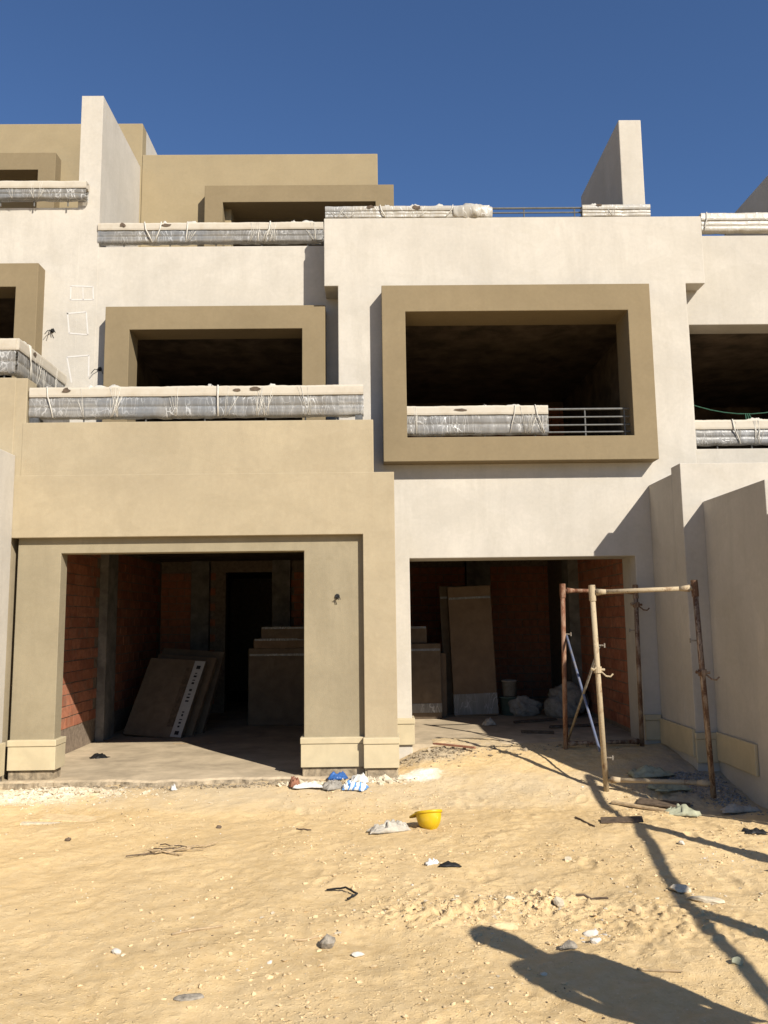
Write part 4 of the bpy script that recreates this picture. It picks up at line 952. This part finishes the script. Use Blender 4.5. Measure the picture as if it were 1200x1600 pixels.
twig([(1.68, 6.6, .0), (1.60, 6.9, .0)], .007, 'darkwood', 'thin dark stick left of the flat dark board')
t = thing('twig_heap', 'flat heap of dry twigs on the sand left of centre', 'twigs', gz(-1.4, 6.1))
for k in range(9):
    a = random.uniform(-.6, .9); L = random.uniform(.12, .42); cx, cy = -1.42 + random.uniform(-.15, .12), 6.1 + random.uniform(-.1, .1)
    bm = bmesh.new(); pp = []
    for q in np.linspace(-.5, .5, 6):
        x, y = cx + q * L * math.cos(a), cy + q * L * math.sin(a) + random.uniform(-.012, .012); pp.append((x, y, hz(x, y) + .008 + random.uniform(0, .018)))
    polytube(bm, pp, .0042, 5); obj('twig', bm, 'wood' if k % 3 else 'darkwood', t)

def scatter(name, pts, sizes, mat, label=None, squash=.65, seed=0):
    r = np.random.default_rng(seed); V = []; Fv = []; base = np.array(IF1); nV = len(IV1)
    pts = np.asarray(pts); z = H(pts[:, 0], pts[:, 1])
    for k, ((x, y), s) in enumerate(zip(pts, sizes)):
        v = IV1 * (1 + .38 * r.normal(size=(nV, 1)).clip(-1.3, 1.3)) * np.array([r.uniform(.7, 1.5), r.uniform(.7, 1.2), r.uniform(.4, 1) * squash * 1.3]) * s
        a = r.uniform(0, 6.3); ca, sa = math.cos(a), math.sin(a)
        v = np.column_stack([v[:, 0] * ca - v[:, 1] * sa, v[:, 0] * sa + v[:, 1] * ca, v[:, 2]]) + np.array([x, y, z[k] + s * .15]); V.append(v); Fv.append(base + k * nV)
    V = np.concatenate(V); Fv = np.concatenate(Fv)
    me = bpy.data.meshes.new(name); me.vertices.add(len(V)); me.vertices.foreach_set('co', V.ravel())
    me.loops.add(len(Fv) * 3); me.loops.foreach_set('vertex_index', Fv.ravel().astype(np.int32)); me.polygons.add(len(Fv)); me.polygons.foreach_set('loop_start', np.arange(len(Fv)) * 3)
    me.update(calc_edges=True); me.materials.append(M[mat]); me.shade_flat()
    o = bpy.data.objects.new(name, me); COL.objects.link(o); o['kind'] = 'stuff'
    if label: o['label'] = label
    return o
rg = np.random.default_rng(3)
def blob(cx, cy, rx, ry, n): return np.column_stack([rg.normal(cx, rx, n), rg.normal(cy, ry, n)])
def uni(x0, x1, y0, y1, n): return np.column_stack([rg.uniform(x0, x1, n), rg.uniform(y0, y1, n)])
def keep(p): return p[(p[:, 1] < 7.95) | (p[:, 0] > .25)]
def psize(n, lo, hi): return lo * (hi / lo) ** (rg.random(n) ** 2.2)
def patchy(x0, x1, y0, y1, n, th):
    p = uni(x0, x1, y0, y1, n); return p[fbm(p[:, 0] * 1.7 + 31, p[:, 1] * 1.7 + 7, 4) > th]
u1 = keep(np.concatenate([patchy(-3.4, 3.1, 3.1, 7.9, 5200, -.02), patchy(-.8, 2.8, 3.2, 7.8, 7500, .03), blob(.35, 4.75, .24, .12, 700), blob(.9, 4.92, .16, .12, 420), blob(1.5, 4.6, .4, .25, 300), blob(-2.2, 5.0, .5, .3, 120), blob(-.9, 4.0, .4, .2, 120), blob(-.1, 3.75, .25, .12, 90)]))
scatter('sand_clods', u1, psize(len(u1), .0016, .0135), 'tanclod', 'small tan clods scattered over the sand', seed=1)
u2 = keep(np.concatenate([patchy(-3.4, 3.1, 3.1, 7.9, 1100, .05), blob(.35, 4.75, .22, .12, 120), blob(.9, 4.92, .15, .11, 120), blob(1.8, 4.95, .25, .15, 80), blob(-3.1, 7.72, .42, .15, 900), blob(-2.2, 7.65, .5, .12, 250), blob(.1, 8.1, .12, .05, 1)]))
scatter('pale_chips', u2, psize(len(u2), .0018, .013), 'stone', 'pale stone chips scattered over the sand', seed=2)
u3 = keep(np.concatenate([uni(-3.4, 3.1, 3.1, 7.9, 130), blob(-3.1, 7.72, .42, .14, 420), blob(1.1, 4.45, .06, .06, 40), blob(2.45, 5.7, .25, .15, 60)]))
scatter('white_chips', u3, psize(len(u3), .0022, .010), 'whitestone', 'white plaster chips scattered over the sand', seed=4)
u4 = keep(np.concatenate([patchy(-3.4, 3.1, 3.1, 7.9, 1000, .02), blob(.35, 4.75, .25, .14, 40), blob(-2.2, 5.0, .4, .2, 30)]))
scatter('dark_crumbs', u4, psize(len(u4), .0015, .007), 'darkwood', 'dark crumbs scattered over the sand', seed=5)
u5 = np.concatenate([blob(2.85, 7.95, .16, .16, 800), blob(3.05, 7.55, .10, .28, 700)]); u5 = u5[(u5[:, 0] < 3.22) & (u5[:, 1] < 8.0)]
u8 = keep(np.concatenate([blob(-3.15, 7.78, .35, .10, 260), blob(-2.5, 7.72, .3, .08, 90)])); scatter('plaster_rubble', u8, psize(len(u8), .006, .032), 'stone', 'pale plaster rubble at the left end of the slab', .6, seed=9)
scatter('gravel', u5, psize(len(u5), .006, .014), 'gravel', 'grey gravel heap in the shaded right corner', .9, seed=6)
u6 = blob(.02, 8.05, .12, .04, 90); u6 = np.concatenate([u6, blob(.12, 8.0, .1, .05, 60), uni(-.9, -.1, 7.86, 7.97, 120)]); u6[:, 1] = np.minimum(u6[:, 1], 8.02)
scatter('rubble', u6, psize(len(u6), .01, .04), 'stone', 'broken rubble at the foot of the beige pillar', .9, seed=7)
u7 = np.concatenate([blob(.55, 8.72, .22, .14, 420), uni(-3.2, -.2, 7.86, 8.0, 900), blob(1.2, 8.95, .6, .15, 160)]); u7 = u7[u7[:, 1] < 8.96]
scatter('mortar_crumbs', u7, psize(len(u7), .005, .022), 'dirtyconcrete', 'grey mortar crumbs along the garage thresholds', .8, seed=8)

# ------------------------------------------------------------------ the person whose shadow falls on the sand
PX, PY = 1.97, 2.45
pr = thing('person', 'person in dark clothes just outside the right edge, casting the broad shadow on the sand', 'person', (PX, PY, 0))
J = {'pelvis': ((0, 0, .95), .135), 'waist': ((0, -.01, 1.12), .13), 'chest': ((-.01, -.01, 1.30), .118), 'neck': ((-.015, 0, 1.48), .068),
     'sl': ((-.175, -.07, 1.40), .066), 'sr': ((.155, .06, 1.40), .066), 'el': ((-.185, -.09, 1.13), .055), 'wl': ((-.17, -.03, .90), .04),
     'er': ((.165, .09, 1.13), .055), 'wr': ((.16, .15, .90), .04), 'hl': ((-.10, -.04, .90), .105), 'hr': ((.09, .04, .90), .105), 'kl': ((-.10, -.02, .50), .075), 'kr': ((.11, .07, .50), .075),
     'al': ((-.11, -.05, .09), .05), 'ar': ((.13, .05, .09), .05), 'tl': ((-.16, .12, .045), .04), 'tr': ((.09, .22, .045), .04)}
J = {k: ((v[0][0] + PX, v[0][1] + PY, v[0][2]), v[1]) for k, v in J.items()}
E_ = [('pelvis', 'waist'), ('waist', 'chest'), ('chest', 'neck'), ('chest', 'sl'), ('chest', 'sr'), ('sl', 'el'), ('el', 'wl'), ('sr', 'er'), ('er', 'wr'), ('pelvis', 'hl'), ('pelvis', 'hr'), ('hl', 'kl'), ('kl', 'al'), ('al', 'tl'), ('hr', 'kr'), ('kr', 'ar'), ('ar', 'tr')]
def skin(name, joints, edges, mat, root, sub=2):
    names = list(joints); me = bpy.data.meshes.new(name)
    me.from_pydata([joints[k][0] for k in names], [(names.index(a), names.index(b)) for a, b in edges], [])
    o = bpy.data.objects.new(name, me); COL.objects.link(o); me.materials.append(M[mat])
    s = o.modifiers.new('skin', 'SKIN'); s.use_smooth_shade = True
    for k, n_ in enumerate(names):
        d = me.skin_vertices[0].data[k]; d.radius = (joints[n_][1],) * 2; d.use_root = (n_ == root)
    m_ = o.modifiers.new('sub', 'SUBSURF'); m_.levels = sub; m_.render_levels = sub
    o.parent = pr; o.location = -pr.location; return o
skin('body', dict(J), E_, 'shirt', 'pelvis')
J['belt'] = ((PX, PY, 1.06), .134)
LEG = ('belt', 'pelvis', 'hl', 'hr', 'kl', 'kr', 'al', 'ar')
skin('trousers', {k: (J[k][0], J[k][1] * 1.10) for k in LEG}, [('belt', 'pelvis')] + [e for e in E_ if e[0] in LEG and e[1] in LEG], 'trousers', 'pelvis')
for a_k, t_k in (('al', 'tl'), ('ar', 'tr')): skin('shoe', {k: ((J[k][0][0], J[k][0][1], .05), .052) for k in (a_k, t_k)}, [(a_k, t_k)], 'black', a_k)
hd = {'a': ((PX - .015, PY, 1.48), .062), 'b': ((PX - .02, PY + .01, 1.555), .085), 'c': ((PX - .025, PY, 1.635), .108), 'd': ((PX - .025, PY, 1.71), .085), 'nose': ((PX - .03, PY + .12, 1.62), .014), 'ear': ((PX - .145, PY - .01, 1.625), .022), 'ear2': ((PX + .095, PY - .01, 1.625), .022)}
skin('head', hd, [('a', 'b'), ('b', 'c'), ('c', 'd'), ('c', 'nose'), ('c', 'ear'), ('c', 'ear2')], 'skin', 'b')
for s_, (wx, wy, wz), up_ in ((0, (PX - .17, PY - .03, .90), Vector((.02, .12, -1)).normalized()), (1, (PX + .16, PY + .15, .90), Vector((-.02, .12, -1)).normalized())):
    jj = {'w': ((wx, wy, wz), .032), 'p': (tuple(Vector((wx, wy, wz)) + up_ * .08), .038)}; ee = [('w', 'p')]
    side = up_.cross(Vector((0, 1, .2))).normalized()
    for f_ in range(4):
        a = Vector((wx, wy, wz)) + up_ * .10 + side * (-.03 + .02 * f_); jj['f%d' % f_] = (tuple(a), .010); jj['g%d' % f_] = (tuple(a + up_ * (.045 + .008 * (f_ in (1, 2)))), .009); jj['h%d' % f_] = (tuple(a + up_ * .075 + Vector((0, .025, 0))), .008)
        ee += [('p', 'f%d' % f_), ('f%d' % f_, 'g%d' % f_), ('g%d' % f_, 'h%d' % f_)]
    a = Vector((wx, wy, wz)) + up_ * .05 - side * .045; jj['t'] = (tuple(a), .012); jj['u'] = (tuple(a + up_ * .04 - side * .02), .010); ee += [('p', 't'), ('t', 'u')]
    skin('hand', jj, ee, 'skin', 'w', 1)
bm = bmesh.new(); bmesh.ops.create_uvsphere(bm, u_segments=20, v_segments=12, radius=1); bmesh.ops.transform(bm, matrix=Matrix.Translation((PX - .024, PY - .030, 1.672)) @ Matrix.Diagonal((.106, .112, .098, 1)), verts=bm.verts)
obj('hair', bm, 'black', pr, True)
